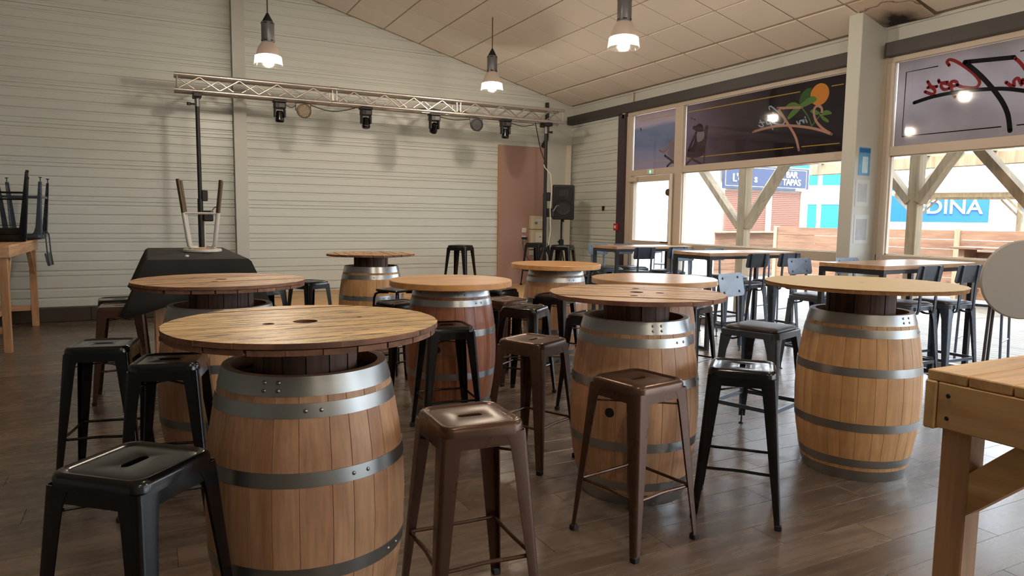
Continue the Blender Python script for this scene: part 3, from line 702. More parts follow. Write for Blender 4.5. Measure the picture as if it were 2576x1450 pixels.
def hoop_mesh(zc, wd, mat):
    prof = []; e = .0022
    for z in (zc-wd/2, zc-wd/4, zc, zc+wd/4, zc+wd/2): prof.append((brad(min(max(z,0),BH))+e, z))
    for z in (zc+wd/2, zc-wd/2): prof.append((brad(min(max(z,0),BH))-.0008, z))
    mb = MB().lathe(prof, 64, close=True); return mb.mesh('hoop', mat, True)
HOOPS = [(.905,.060),(.832,.045),(.622,.046),(.315,.046),(.105,.045),(.031,.060)]
rivet_me = MB().lathe([(0,.004),(.004,.0035),(.0065,.0015),(.007,0)], 10).mesh('rivet', M['galv'], True)
SM = {}; HM = {}
head_me = MB().lathe([(0,.012),(.24,.012),(.246,0),(.246,-.006),(0,-.006)], 48).mesh('head', M['inside'], True)
def barrel(x, y, rz, wd, metal, label, bung=None):
    b = thing('wine_barrel', label, 'barrel', (x, y, 0), rz)
    if metal not in HM: HM[metal] = [hoop_mesh(z, h, M[metal]) for z, h in HOOPS]
    an = 0
    for wf in WID:
        if (wd, wf) not in SM: SM[wd, wf] = stave_mesh(M[wd], wf)
        link('stave', SM[wd, wf], b, None, (0,0,an+PI*wf/sum(WID))); an += 2*PI*wf/sum(WID)
    link('head', head_me, b, (0,0,.885)); link('head', head_me, b, (0,0,.04))
    for i, (z, h) in enumerate(HOOPS):
        hp = link('hoop', HM[metal][i], b, None, (0,0,.4*i))
        for s in (0, .16):
            for dz in ((-.012,.012) if h > .05 else (0,)):
                r = brad(z+dz)+.002; an = PI*1.18+s+.05*i
                link('rivet', rivet_me, hp, (r*math.cos(an), r*math.sin(an), z+dz), (0, PI/2, an))
    if bung is not None:
        z, a = bung; r = brad(z)
        MB().lathe([(0,.0012),(.021,.0012),(.024,.0004),(.025,-.012),(0,-.012)], 24).build('bung_hole', M['matte_black'], b, True, (r*math.cos(a-rz), r*math.sin(a-rz), z), (0, PI/2, a-rz))
    return b
def circ_seg(R, ya, yb, n=14):
    "strip of a disc between y=ya and y=yb"
    pts = []
    def xs(y): return math.sqrt(max(R*R-y*y, 1e-9))
    for k in range(n+1): y = ya+(yb-ya)*k/n; pts.append((xs(y), y))
    for k in range(n+1): y = yb+(ya-yb)*k/n; pts.append((-xs(y), y))
    return pts
def holed_prism(mb, outer, holes, z0, z1):
    bm = bmesh.new(); loops = []
    for lp in [outer]+holes:
        vs = [bm.verts.new((x,y,0)) for x,y in lp]; loops.append(vs)
        for i in range(len(vs)): bm.edges.new((vs[i], vs[(i+1)%len(vs)]))
    bmesh.ops.triangle_fill(bm, use_beauty=True, use_dissolve=False, edges=bm.edges[:])
    bm.verts.index_update(); tri = [tuple(v.index for v in f.verts) for f in bm.faces]; pv = [(v.co.x, v.co.y) for v in bm.verts]
    sizes = [len(l) for l in loops]; n = len(pv); bm.free()
    fs = [t[::-1] for t in tri] + [tuple(i+n for i in t) for t in tri]; s = 0
    for k in sizes:
        for i in range(k): a, b2 = s+i, s+(i+1)%k; fs.append((a, b2, n+b2, n+a))
        s += k
    mb.add([(x,y,z0) for x,y in pv]+[(x,y,z1) for x,y in pv], fs)
def spool(x, y, z, R, rz, wd, label, holes=((.0,.0,.040),(-.13,-.01,.02),(.13,.06,.016)), np_=8, seed=1, drum_r=.172, thin=False):
    th = .022 if thin else .017; u = th if thin else 2*th+.0025
    "upper flange of a wooden cable drum on its core; z is the height of the top face"
    rnd = random.Random(seed)
    t = thing('cable_spool_top', label, 'table top', (x, y, .897), rz); zt = z-.897
    pw = 2*R/np_; gp = [rnd.uniform(.0008,.0042) for _ in range(np_+1)]
    for k in range(np_):
        ya = -R+pw*k+(gp[k] if k else 0); yb = -R+pw*(k+1)-(gp[k+1] if k < np_-1 else 0); jz = rnd.uniform(-.0015,.0015)
        if np_ % 2 == 0: pass
        hl = [[(hx+hr*math.cos(2*PI*q/20), hy+hr*math.sin(2*PI*q/20)) for q in range(20)] for hx,hy,hr in holes if ya+hr < hy < yb-hr]
        mb = MB(); out = circ_seg(R-rnd.uniform(0,.004), ya+1e-4, yb-1e-4); holed_prism(mb, out, hl, zt-th+jz, zt+jz)
        mb.build2('plank', M[wd], M['spool_edge'], t)  # rim edges and hole walls are darker brown than the plank faces
    nl = 0 if thin else np_
    for k in range(nl):
        ya = -R+pw*k+(gp[k] if k else 0); yb = -R+pw*(k+1)-(gp[k+1] if k < nl-1 else 0); mb = MB()
        hl = [[(hy+hr*math.cos(2*PI*q/20), -hx+hr*math.sin(2*PI*q/20)) for q in range(20)] for hx,hy,hr in holes if ya+hr < -hx < yb-hr]
        holed_prism(mb, circ_seg(R-.004-rnd.uniform(0,.006), ya+1e-4, yb-1e-4), hl, zt-u, zt-th-.0025)
        mb.build('under_plank', M['spool_edge'], t, False, None, (0,0,PI/2))
    ns = 14
    for k in range(ns):
        a0 = 2*PI*k/ns+.012; a1 = 2*PI*(k+1)/ns-.012; rr = drum_r+rnd.uniform(-.003,.003); poly = []
        for s in range(4): a = a0+(a1-a0)*s/3; poly.append((rr*math.cos(a), rr*math.sin(a)))
        for s in range(4): a = a1+(a0-a1)*s/3; poly.append(((rr-.022)*math.cos(a), (rr-.022)*math.sin(a)))
        MB().prism(poly, 0.001, zt-u-.0018).build('drum_slat', M['drum'], t)
    return t
def round_top(x, y, z, R, th, mat, edge, label, name='round_tabletop'):
    o = thing(name, label, 'table top', (x, y, z-th))
    MB().lathe([(0,th),(R-.004,th),(R,th-.004),(R,.004),(R-.004,0),(0,0)], 72).build('disc', M[mat], o, True)
    return o
FAR = lambda x, y, d: (x+d*x/math.hypot(x,y), y+d*y/math.hypot(x,y))
# near table
barrel(.475, 2.46, .35, 'oak', 'galv', 'large oak barrel under the yellow cable-spool top with a big centre hole')
spool(.475, 2.46, 1.070, .456, .03, 'spool', 'yellow weathered cable-spool table top with one big centre hole on the large oak barrel', ((0,-.0,.042),(-.125,-.012,.020),(.20,.03,.010)), 9, 3)
barrel(.355, 4.26, 1.1, 'oak', 'galv', 'oak barrel beside the table under black cloth, mostly hidden by black stools')
spool(.36, 4.27, 1.072, .462, .2, 'spool_dark', 'cable-spool table top with split dark rim in front of the black-clothed table', ((0,0,.034),(-.07,-.12,.02)), 9, 4)
barrel(2.06, 7.14, .2, 'oak_light', 'galv_clean', 'pale oak barrel nearest the plywood stage')
spool(2.06, 7.15, 1.062, .452, 1.45, 'spool_dark', 'cable-spool table top on the pale barrel nearest the stage', ((0,0,.03),), 9, 5, thin=True)
barrel(1.99, 4.80, .8, 'oak_red', 'galv_clean', 'red-stained oak barrel under an orange round plywood top', (.51, -PI*.715))
round_top(1.99, 4.80, .982, .452, .045, 'ply', 'ply', 'smooth orange round plywood top on the red-stained barrel')
barrel(3.74, 6.20, .5, 'oak', 'galv_clean', 'oak barrel with a dark bung hole below the small round top near the loudspeaker', (.60, -PI*.63))
round_top(3.74, 6.20, .985, .462, .048, 'ply', 'ply', 'orange round plywood top nearest the loudspeaker and mauve board')
barrel(3.55, 4.38, .1, 'oak', 'galv_clean', 'oak barrel hidden behind the cable-spool table with four holes')
round_top(3.55, 4.38, .985, .49, .045, 'ply_pale', 'ply', 'scuffed pale round plywood top reflecting the windows')
barrel(2.28, 2.95, .65, 'oak', 'galv_clean', 'oak barrel with a round bung hole behind a brown metal stool', (.485, -PI*.82))
spool(2.28, 2.95, 1.056, .46, 2.42, 'spool_dark', 'cable-spool table top with four holes on the barrel behind a brown stool', ((0,0,.036),(.02,-.21,.022),(.0,.18,.02),(-.12,.0,.022)), 9, 6, thin=True)
barrel(3.67, 2.64, .9, 'oak_light', 'galv', 'pale broad oak barrel under the large chipboard disc')
ct = thing('chipboard_tabletop', 'large pale round chipboard top with raw crumbly edge', 'table top', (3.69, 2.66, .897))
R = .535; rn = random.Random(2); edge = []
for k in range(120):
    edge.append(R+rn.uniform(-.003,.001)-(.004 if rn.random() < .08 else 0))
mb = MB(); rings = []
for rr, z in ((0.01,.192),(R-.03,.192)): rings.append([(rr*math.cos(2*PI*k/120), rr*math.sin(2*PI*k/120), z) for k in range(120)])
rings.append([(edge[k]*math.cos(2*PI*k/120), edge[k]*math.sin(2*PI*k/120), .192) for k in range(120)])
mb.loft(rings, caps=False); mb.build('top_face', M['chip'], ct)
rings = [[(edge[k]*math.cos(2*PI*k/120), edge[k]*math.sin(2*PI*k/120), .1918) for k in range(120)], [((edge[k]-rn.uniform(0,.005))*math.cos(2*PI*k/120), (edge[k]-.003)*math.sin(2*PI*k/120), .182) for k in range(120)],
         [((edge[k]-rn.uniform(0,.006))*math.cos(2*PI*k/120), (edge[k]-.004)*math.sin(2*PI*k/120), .170) for k in range(120)], [(.01*math.cos(2*PI*k/120), .01*math.sin(2*PI*k/120), .170) for k in range(120)]]
MB().loft(rings, caps=False).build('raw_edge', M['chip_edge'], ct)
for k in range(14):
    a0 = 2*PI*k/14+.012; a1 = 2*PI*(k+1)/14-.012; rr = .185+rn.uniform(-.003,.003)
    poly = [(rr*math.cos(a0+(a1-a0)*s/3), rr*math.sin(a0+(a1-a0)*s/3)) for s in range(4)]+[((rr-.022)*math.cos(a1+(a0-a1)*s/3), (rr-.022)*math.sin(a1+(a0-a1)*s/3)) for s in range(4)]
    MB().prism(poly, .001, .1695).build('drum_slat', M['drum'], ct)

# ================================================================ METAL STOOLS
SH = .735
def rr_loop(hx, hy, r, z, q=5):
    p = []; r = min(r, hx-1e-4, hy-1e-4)
    for cx, cy, a0 in ((hx-r,hy-r,0),(-(hx-r),hy-r,PI/2),(-(hx-r),-(hy-r),PI),(hx-r,-(hy-r),3*PI/2)):
        for k in range(q+1): a = a0+PI/2*k/q; p.append((cx+r*math.cos(a), cy+r*math.sin(a), z))
    return p
def make_stool(paint, label):
    t = thing('metal_stool', label, 'stool')
    prof = [(.046,.014,.014,.716),(.046,.014,.014,.7275),(.050,.018,.018,.729),(.118,.118,.03,.729),(.124,.124,.032,.7278),(.131,.131,.036,.7325),(.142,.142,.042,.7345),(.151,.151,.047,.729),(.1555,.1555,.049,.718),(.157,.157,.05,.692),(.1535,.1535,.047,.692),(.152,.152,.046,.714),(.050,.018,.018,.714)]
    MB().loft([rr_loop(*p) for p in prof], closed=True).build('seat', M[paint], t, True)
    def corner(z): return .1555+(.207-.1555)*(1-z/.70)
    def wid(z): return .030+(.066-.030)*(z/.66) if z < .64 else .066+.020*((z-.64)/.06)**1.5
    rings = []
    for z in (.022,.05,.12,.2,.3,.4,.5,.58,.64,.665,.685,.70):
        c = corner(z); w_ = wid(z); r = .016; th = .0045; out = []; inn = []
        out.append((c, c-w_, z)); inn.append((c-th, c-w_, z))
        for k in range(5):
            a = PI/2*k/4; out.append((c-r+r*math.cos(a), c-r+r*math.sin(a), z)); inn.append((c-r+(r-th)*math.cos(a), c-r+(r-th)*math.sin(a), z))
        out.append((c-w_, c, z)); inn.append((c-w_, c-th, z)); rings.append(out+inn[::-1])
    lm = MB().loft(rings).mesh('leg', M[paint], True)
    c0 = corner(.02); fm = MB().cbox(c0-.030, c0+.003, c0-.030, c0+.003, 0, .026, .004).mesh('rubber_foot', M['rubber'])
    cs = corner(.25); pts = [(cs-.016, -(cs-.02), .25), (cs-.018, -.10, .25), (cs-.022, -.02, .252), (cs-.022, .02, .252), (cs-.018, .10, .25), (cs-.016, cs-.02, .25)]
    smh = MB().path(pts, .0075, 8).mesh('stretcher', M[paint], True)
    ap = MB(); zt = .70
    am = MB().add([(corner(.70)-.001,-.094,.70),(corner(.70)-.001,.094,.70),(corner(.655)-.001,.097,.655),(corner(.655)-.001,-.097,.655),(corner(.70)-.005,-.094,.70),(corner(.70)-.005,.094,.70),(corner(.655)-.005,.097,.655),(corner(.655)-.005,-.097,.655)],
                  [(0,1,2,3),(7,6,5,4),(0,4,5,1),(1,5,6,2),(2,6,7,3),(3,7,4,0)]).mesh('apron', M[paint])
    for k in range(4):
        lg = link('leg', lm, t, None, (0,0,PI/2*k)); link('rubber_foot', fm, lg)
        link('stretcher', smh, t, None, (0,0,PI/2*k)); link('apron', am, t, None, (0,0,PI/2*k))
    cr = MB(); q = corner(.625)-.012
    cr.bar((q,q,.625),(-q,-q,.625),.018,.004); cr.bar((q,-q,.621),(-q,q,.621),.018,.004); cr.build('cross_brace', M[paint], t)
    return t
blk = make_stool('black', 'x'); ub = []; brn = make_stool('brown', 'x'); un = []
R_ = math.radians
place(blk, ub, (-.055, 2.215, 0), R_(48), 'matt-topped black metal stool pressed against the large barrel of the yellow spool table')
place(blk, ub, (-.235, 4.38, 0), R_(-12), 'black metal stool standing apart on open floor, its whole front leg clear of the barrels')
place(blk, ub, (.075, 3.765, 0), R_(-14), 'black metal stool between the yellow spool top and the hidden oak barrel')
place(blk, ub, (-.23, 6.68, 0), R_(3), 'black metal stool behind a brown one, left of the black-clothed table')
place(brn, un, (-.20, 6.18, 0), R_(-2), 'brown metal stool left of the black-clothed table, in front of a black one')
place(blk, ub, (.33, 6.55, 0), R_(10), 'black metal stool tucked under the black-clothed table')
place(blk, ub, (1.02, 7.35, 0), R_(20), 'black metal stool behind the spool top with the split rim, right of the black cloth')
place(blk, ub, (1.56, 7.82, 0), R_(30), 'black metal stool left of the pale barrel nearest the stage')
place(blk, ub, (4.21, 9.79, .3008), R_(40), 'black metal stool alone on the stage against the ribbed wall')
place(blk, ub, (1.86, 5.62, 0), R_(12), 'black metal stool left of the red-stained barrel')
_s = FAR(1.79, 4.36, 0.0)
place(blk, ub, (1.74, 4.27, 0), R_(-8), 'black metal stool in front of the red-stained barrel, beside the yellow spool top')
place(brn, un, (2.80, 5.50, 0), R_(14), 'dark brown metal stool right of the red-stained barrel, half hidden by its orange top')
place(blk, ub, (3.12, 6.30, 0), R_(25), 'black metal stool behind the red-stained barrel, next to the small round top')
place(blk, ub, (3.38, 5.62, 0), R_(36), 'black metal stool in front of the barrel nearest the loudspeaker')
place(blk, ub, (2.69, 4.93, 0), R_(37), 'glossy black metal stool right of the red-stained barrel, behind a brown stool')
place(brn, un, (2.00, 3.56, 0), R_(26), 'brown metal stool between the red-stained barrel and the four-holed spool table')
place(brn, un, (1.005, 2.245, 0), R_(-3), 'rusty brown metal stool beside the large barrel of the yellow spool table')
place(brn, un, (1.93, 2.47, 0), R_(9), 'brown metal stool in front of the barrel with a round bung hole')
place(blk, ub, (2.575, 2.475, 0), R_(43), 'glossy black metal stool between the bung-hole barrel and the padded grey chair')
place(blk, ub, (4.13, 4.62, 0), R_(20), 'black metal stool right of the scuffed pale round top, behind the four-holed spool table')
place(blk, ub, (2.97, 4.36, 0), R_(30), 'black metal stool left of the scuffed pale round top')
place(blk, ub, (5.98, 10.55, .3008), R_(20), 'black metal stool on the stage below the cream fuse box')
place(blk, ub, (5.90, 9.58, .3008), R_(38), 'black metal stool at the stage corner in front of the loudspeaker')
# stools turned upside down on the timber table by the wall
TT = 1.11
place(blk, ub, (-1.40, 9.75, TT+SH), (PI, 0, R_(8)), 'lower of two nested black stools turned upside down on the timber table')
place(blk, ub, (-1.40, 9.75, TT+SH+.075), (PI, 0, R_(8)), 'upper of two nested black stools turned upside down on the timber table')

# ================================================================ GREY BAR CHAIRS
def make_chair():
    t = thing('bar_chair', 'x', 'chair')
    prof = [(.150,.150,.03,.728),(.182,.182,.04,.728),(.190,.190,.044,.736),(.197,.197,.048,.730),(.198,.198,.048,.694),(.194,.194,.045,.694),(.193,.193,.045,.722),(.150,.150,.03,.722)]
    MB().loft([rr_loop(*p) for p in prof], closed=True).build('seat_pan', M['gun'], t, True)
    prof = [(.01,.01,.004,.726),(.168,.168,.04,.726),(.178,.178,.045,.738),(.176,.176,.05,.749),(.160,.160,.055,.757),(.10,.10,.05,.7615),(.01,.01,.004,.763)]
    MB().loft([rr_loop(*p) for p in prof]).build('cushion', M['leather'], t, True)
    rings = []
    for z in (.055,.12,.25,.45,.6,.66,.70):
        c = .192+(.232-.192)*(1-z/.70); w_ = .030+.030*(z/.6) if z < .6 else .060+.026*(z-.6)/.1; th = .004; r = .010; out = []; inn = []
        out.append((c, c-w_, z)); inn.append((c-th, c-w_, z))
        for k in range(4):
            a = PI/2*k/3; out.append((c-r+r*math.cos(a), c-r+r*math.sin(a), z)); inn.append((c-r+(r-th)*math.cos(a), c-r+(r-th)*math.sin(a), z))
        out.append((c-w_, c, z)); inn.append((c-w_, c-th, z)); rings.append(out+inn[::-1])
    lm = MB().loft(rings).mesh('leg', M['gun'], True); cf = .215
    fm = MB().tube((cf,cf,.008),(cf,cf,.09),.006,n=8).lathe([(.004,.014),(.017,.008),(.020,.0),(0,0)],14,(cf,cf,0)).mesh('levelling_foot', M['gun_dark'], True)
    c2 = .192+.04*(1-.24/.7)-.012; bm2 = MB().bar((c2,-c2,.24),(c2,c2,.24),.012,.026).mesh('foot_rail', M['gun'])
    for k in range(4):
        lg = link('leg', lm, t, None, (0,0,PI/2*k)); link('levelling_foot', fm, lg); link('foot_rail', bm2, t, None, (0,0,PI/2*k))
    pth = [(.09,.690),(.105,.672),(.135,.662),(.175,.662),(.205,.672),(.218,.70),(.222,.75),(.228,.90),(.243,1.03),(.250,1.08)]
    for sx in (-.105, .105):
        rings = []
        for i, (y, z) in enumerate(pth):
            a = pth[max(i-1,0)]; b2 = pth[min(i+1,len(pth)-1)]; d = Vector((b2[0]-a[0], b2[1]-a[1])).normalized(); n_ = Vector((-d.y, d.x))*.006
            rings.append([(sx-.013, y+n_.x, z+n_.y), (sx+.013, y+n_.x, z+n_.y), (sx+.013, y-n_.x, z-n_.y), (sx-.013, y-n_.x, z-n_.y)])
        MB().loft(rings).build('back_upright', M['gun'], t, True)
    # curved back plate with rounded corners
    lp = rr_loop(.170, .079, .03, 0, 6); rings = []
    def bend(x, z, off): return (x, .232+.030*(z+.079)/.158-.0185+off+.25*x*x*-1+.0, 1.005+z)
    cen = MB(); front = [bend(x, z, 0) for x, z, _ in lp]; back = [bend(x, z, .005) for x, z, _ in lp]
    inner = [[bend(x*s, z*s, o) for x, z, _ in lp] for s, o in ((.66,0),(.33,0),(.02,0))]; innb = [[bend(x*s, z*s, .005) for x, z, _ in lp] for s in (.02,.33,.66)]
    bp = MB().loft(innb+[back, front]+inner).build('back_plate', M['gun'], t, True)
    for sx in (-.105, .105):
        for dz in (-.048, .048):
            p = bend(sx, dz, -.001); link('rivet', rivet2, bp, p, (PI/2,0,0))
    return t
rivet2 = MB().lathe([(0,.005),(.006,.004),(.009,.001),(.0095,-.004)], 12).mesh('rivet', M['rivet'], True)
ch = make_chair(); uc = []
place(ch, uc, (3.585, 3.30, 0), R_(17.6), 'single grey bar chair with padded seat between the four-holed spool and chipboard tables')
# around the three tall tables: (x of chair, y of backrest, side, which table, which place)
for x, yp, far, lab in ((5.885,3.60,0,'grey bar chair with its back to us, half behind the chipboard top edge'),
                        (6.37,3.55,0,'grey bar chair with its back to us, beside the folded round table'),
                        (5.72,4.82,1,'grey bar chair facing us beyond the chipboard top, beside the third tall table'),
                        (6.31,4.74,1,'grey bar chair facing us close against the steel column with flyers'),
                        (6.06,5.66,0,'grey bar chair with its back to us at the middle tall table, aisle side'),
                        (6.56,5.66,0,'grey bar chair with its back to us at the middle tall table, window side'),
                        (6.10,6.98,1,'grey bar chair facing us across the middle tall table, aisle side'),
                        (6.64,6.97,1,'grey bar chair facing us across the middle tall table, window side'),
                        (5.87,7.42,0,'grey bar chair with its back to us before the glazed door, aisle side'),
                        (6.46,7.46,0,'grey bar chair with its back to us before the glazed door, window side'),
                        (5.98,8.72,1,'grey bar chair facing us by the ribbed wall, aisle side of the door table'),
                        (6.46,8.74,1,'grey bar chair facing us in front of the plum post')):
    jit = random.uniform(-.06,.06)
    place(ch, uc, (x, yp+(-.235 if far else .235), 0), (0 if far else PI)+jit, lab)
place(ch, uc, (-1.33, 10.42, TT+.763), (PI, 0, R_(86)), 'bar chair turned upside down on the timber table, its back hanging over the edge')
# tall rectangular tables by the windows
def tall_table(cx, cy, L_, W_, rz, label):
    t = thing('tall_table', label, 'table', (cx, cy, 0), rz); a, b2 = L_/2, W_/2; z = 1.088
    MB().cbox(-a, a, -b2, b2, z-.036, z, .002).build('tabletop', M['table_oak'], t)
    for s in (-1,1):
        x = s*(a-.02); f_ = MB()
        f_.box(x-.02, x+.02, -b2+.0, b2-.0, z-.077, z-.037).build('frame_rail', M['gun_dark'], t)
        MB().box(x-.02, x+.02, -b2, b2, .0, .035).build('floor_rail', M['gun_dark'], t)
        for q in (-1,1): y = q*(b2-.02); MB().box(x-.02, x+.02, y-.02, y+.02, .0355, z-.0775).build('leg', M['gun_dark'], t)
    for q in (-1,1): y = q*(b2-.02); MB().box(-a+.041, a-.041, y-.015, y+.015, z-.070, z-.040).build('frame_rail', M['gun_dark'], t)
    return t
tall_table(6.02, 3.985, 1.42, .60, R_(3), 'tall oak-topped table with black steel frame behind the chipboard top')
tall_table(6.17, 6.125, 1.36, .61, 0, 'middle tall oak-topped table with black steel frame beside the windows')
tall_table(6.20, 7.90, 1.32, .56, 0, 'tall oak-topped table with black steel frame in front of the glazed door')

# ================================================================ TIMBER TABLES
def timber_table(name, label, x0, x1, y0, y1, z, boards_along='y', apron=.10, nb=6):
    t = thing(name, label, 'table', ((x0+x1)/2, (y0+y1)/2, 0)); a = (x1-x0)/2; b2 = (y1-y0)/2; mt = M['timber_y']
    n = nb; wd = 2*a/n
    for k in range(n): MB().cbox(-a+wd*k+.0015, -a+wd*(k+1)-.0015, -b2, b2, z-.028, z, .003).build('top_board', mt, t)
    for s in (-1,1):
        MB().cbox(s*(a-.012)-.012, s*(a-.012)+.012, -b2+.001, b2-.001, z-.0285-apron, z-.0285, .003).build('apron_board', mt, t)
        MB().cbox(-a+.0245, a-.0245, s*(b2-.013)-.012, s*(b2-.013)+.012, z-.0285-apron, z-.0285, .003).build('apron_board', M['timber'], t)
        for q in (-1,1):
            lx, ly = s*(a-.062), q*(b2-.062)
            MB().cbox(lx-.036, lx+.036, ly-.036, ly+.036, 0, z-.0287, .004).build('leg', M['timber_z'], t)
            MB().bar((lx, ly-q*.034, z-.42), (lx, ly-q*.30, z-.125), .045, .05, (1,0,0)).build('corner_brace', mt, t)
        MB().cbox(-a+.10, a-.10, s*(b2-.062)-.02, s*(b2-.062)+.02, .20, .27, .003).build('stretcher', M['timber'], t)
    MB().cbox(-.03, .03, -b2+.083, b2-.083, .205, .265, .003).build('long_stretcher', mt, t)
    return t
timber_table('timber_table', 'pale timber high table against the ribbed wall with stools stacked upside down', -1.98, -1.25, 8.62, 10.74, TT)
timber_table('timber_table', 'timber high table covered by the black cloth', .0, .66, 5.60, 7.64, TT-.004)
# right foreground table of yellow pallet boards
pt = thing('pallet_table', 'yellow pallet-wood high table with knee braces at the edge of the room', 'table', (1.53, .93, 0))
for k in range(20): MB().cbox(.001, .74, -.088*(k+1)+.002, -.088*k-.001, 1.088, 1.111, .0025).build('top_board', M['pallet'], pt)
MB().cbox(.0, .024, -1.76, -.026, .985, 1.0875, .003).build('apron_board', M['pallet_y'], pt)
MB().cbox(-.004, .74, -.0255, -.0, .98, 1.0875, .003).build('end_board', M['pallet'], pt)
MB().cbox(.716, .74, -1.76, -.026, .985, 1.0875, .003).build('apron_board', M['pallet_y'], pt)
for x in (.054, .686):
    for y in (-.058, -1.70):
        MB().cbox(x-.029, x+.029, y-.031, y+.031, 0, 1.0872, .003).build('leg', M['timber_z'], pt)
        s = -1 if y > -1 else 1
        q = MB(); pl_ = [(.0312,.80),(.0312,.895),(.122,.9845),(.22,.9845)]
        q.add([(x-.025, y+s*u_, z_) for u_, z_ in pl_]+[(x+.025, y+s*u_, z_) for u_, z_ in pl_], [(0,1,2,3),(7,6,5,4),(0,4,5,1),(1,5,6,2),(2,6,7,3),(3,7,4,0)]).build('knee_brace', M['pallet_y'], pt)
for y, z in ((-.05,1.06),(-.05,1.01),(-.30,1.06),(-.30,1.0),(-.60,1.05)): MB().lathe([(0,.002),(.004,.0015),(.005,0)],10).build('nail', M['rubber'], pt, False, (-.0003,y,z), (0,-PI/2,0))
# black cloth over the second table
def cloth():
    rn = random.Random(5); x0, x1, y0, y1, z = -.006, .666, 5.594, 7.646, TT-.001; per = []
    nx, ny = 14, 34
    for k in range(nx): per.append((x0+(x1-x0)*k/nx, y0, 0, -1))
    for k in range(ny): per.append((x1, y0+(y1-y0)*k/ny, 1, 0))
    for k in range(nx): per.append((x1-(x1-x0)*k/nx, y1, 0, 1))
    for k in range(ny): per.append((x0, y1-(y1-y0)*k/ny, -1, 0))
    n = len(per); cx, cy = (x0+x1)/2, (y0+y1)/2; rings = []
    for s in (.02, .5, .97): rings.append([(cx+(p[0]-cx)*s, cy+(p[1]-cy)*s, z+.003) for p in per])
    rings.append([(p[0], p[1], z+.001) for p in per])
    for f_, dz in ((.012,-.012),(.035,-.08),(.06,-.16),(.085,-.24),(.11,-.31)):
        r = []
        for i, p in enumerate(per):
            c = 1 if min(abs(p[0]-x0),abs(p[0]-x1)) < .05 and min(abs(p[1]-y0),abs(p[1]-y1)) < .07 else 0
            wv = .5+.5*math.sin(i*.9)*math.sin(i*.37+1); k = f_*(.55+.6*wv+1.1*c); dx, dy = p[2], p[3]
            if c: v = Vector((p[0]-cx, p[1]-cy)); dx, dy = math.copysign(1,v.x)*.8, math.copysign(1,v.y)*.6
            r.append((p[0]+dx*k, p[1]+dy*k, z+dz*(1+.25*c+.06*math.sin(i*.5))))
        rings.append(r)
    return MB().loft(rings, caps=False)
ck = cloth().build('tablecloth', M['cloth'], None, True); tag(ck, 'black cloth draped over the timber table by the steel column', 'tablecloth')
bpy.context.view_layer.update()
so = ck.modifiers.new('thickness', 'SOLIDIFY'); so.thickness = .003; so.offset = 1
# white tube stool upside down on the cloth
ts = thing('tube_stool', 'worn white tubular stool turned upside down on the black cloth', 'stool', (.42, 6.68, TT+.0065), R_(-6))
MB().lathe([(0,0),(.150,0),(.157,.006),(.157,.022),(.150,.028),(0,.028)], 40).build('seat', M['white_paint'], ts, True)
MB().lathe([(0,.029),(.11,.029),(.115,.033),(.11,.036),(0,.036)], 32).build('seat_underside', M['timber'], ts, True)
for k in range(4):
    a = PI/4+PI/2*k; ca, sa = math.cos(a), math.sin(a)
    MB().path([(.06*ca,.06*sa,.040),(.115*ca,.115*sa,.041),(.140*ca,.140*sa,.058),(.150*ca,.150*sa,.10),(.19*ca,.19*sa,.34)], .0155, 10).build('leg', M['white_paint'], ts, True)
    MB().tube((.19*ca,.19*sa,.34), (.236*ca,.236*sa,.62), .0155, n=10).build('leg_end', M['bronze_tube'], ts, True)
    a2 = a+PI/2; MB().tube((.19*ca,.19*sa,.335), (.19*math.cos(a2),.19*math.sin(a2),.335), .010, n=8).build('stretcher', M['white_paint'], ts, True)
tag(MB().lathe([(.003,0),(.014,.002),(.016,.010),(.009,.016),(.002,.017)], 7).build('paper_scrap', M['paper'], None, False, (.26, 5.90, TT+.004)), 'tiny crumpled white paper scrap on the black cloth', 'scrap')
# black tube stool behind the stool left of the red barrel
ts2 = thing('tube_stool', 'black tubular stool with rounded shoulders behind the black stool left of the red-stained barrel', 'stool', (2.05, 6.25, 0), R_(25))
MB().loft([rr_loop(*p) for p in ((.01,.01,.004,.755),(.15,.15,.04,.755),(.155,.155,.045,.765),(.15,.15,.045,.775),(.01,.01,.004,.777))]).build('seat', M['black'], ts2, True)
for k in range(4):
    a = PI/4+PI/2*k; ca, sa = math.cos(a), math.sin(a)
    MB().path([(.08*ca,.08*sa,.742),(.17*ca,.17*sa,.742),(.20*ca,.20*sa,.728),(.213*ca,.213*sa,.69),(.235*ca,.235*sa,.35),(.262*ca,.262*sa,.003)], .0115, 10).build('leg', M['black'], ts2, True)
    a2 = a+PI/2; MB().tube((.243*ca,.243*sa,.26), (.243*math.cos(a2),.243*math.sin(a2),.26), .007, n=8).build('stretcher', M['black'], ts2, True)
# folded round table standing on edge by the window
ft = thing('folding_table', 'folded table with a pale grey round top standing upright by the windows', 'table', (4.98, 2.45, 0), R_(-36))
MB().lathe([(0,.012),(.248,.012),(.255,.006),(.255,-.006),(.248,-.012),(0,-.012)], 64).build('round_top', plain('pale grey laminate', srgb(160,156,150), .5, noise=.03, nscale=6), ft, True, (0,0,1.085), (PI/2,0,0))
for x, d in ((-.17,.03),(-.135,.055),(.135,.03),(.17,.055)): MB().path([(x, d, 1.2), (x, d, .9), (x*1.05, d+.02, .45), (x*1.12, d+.05, .008)], .010, 8).build('folded_leg', M['frame_dark'], ft, True)
for z in (.35, .36): MB().tube((-.185, .05+z*.02, z), (.185, .05+z*.02, z), .007, n=8).build('cross_bar', M['frame_dark'], ft, True)
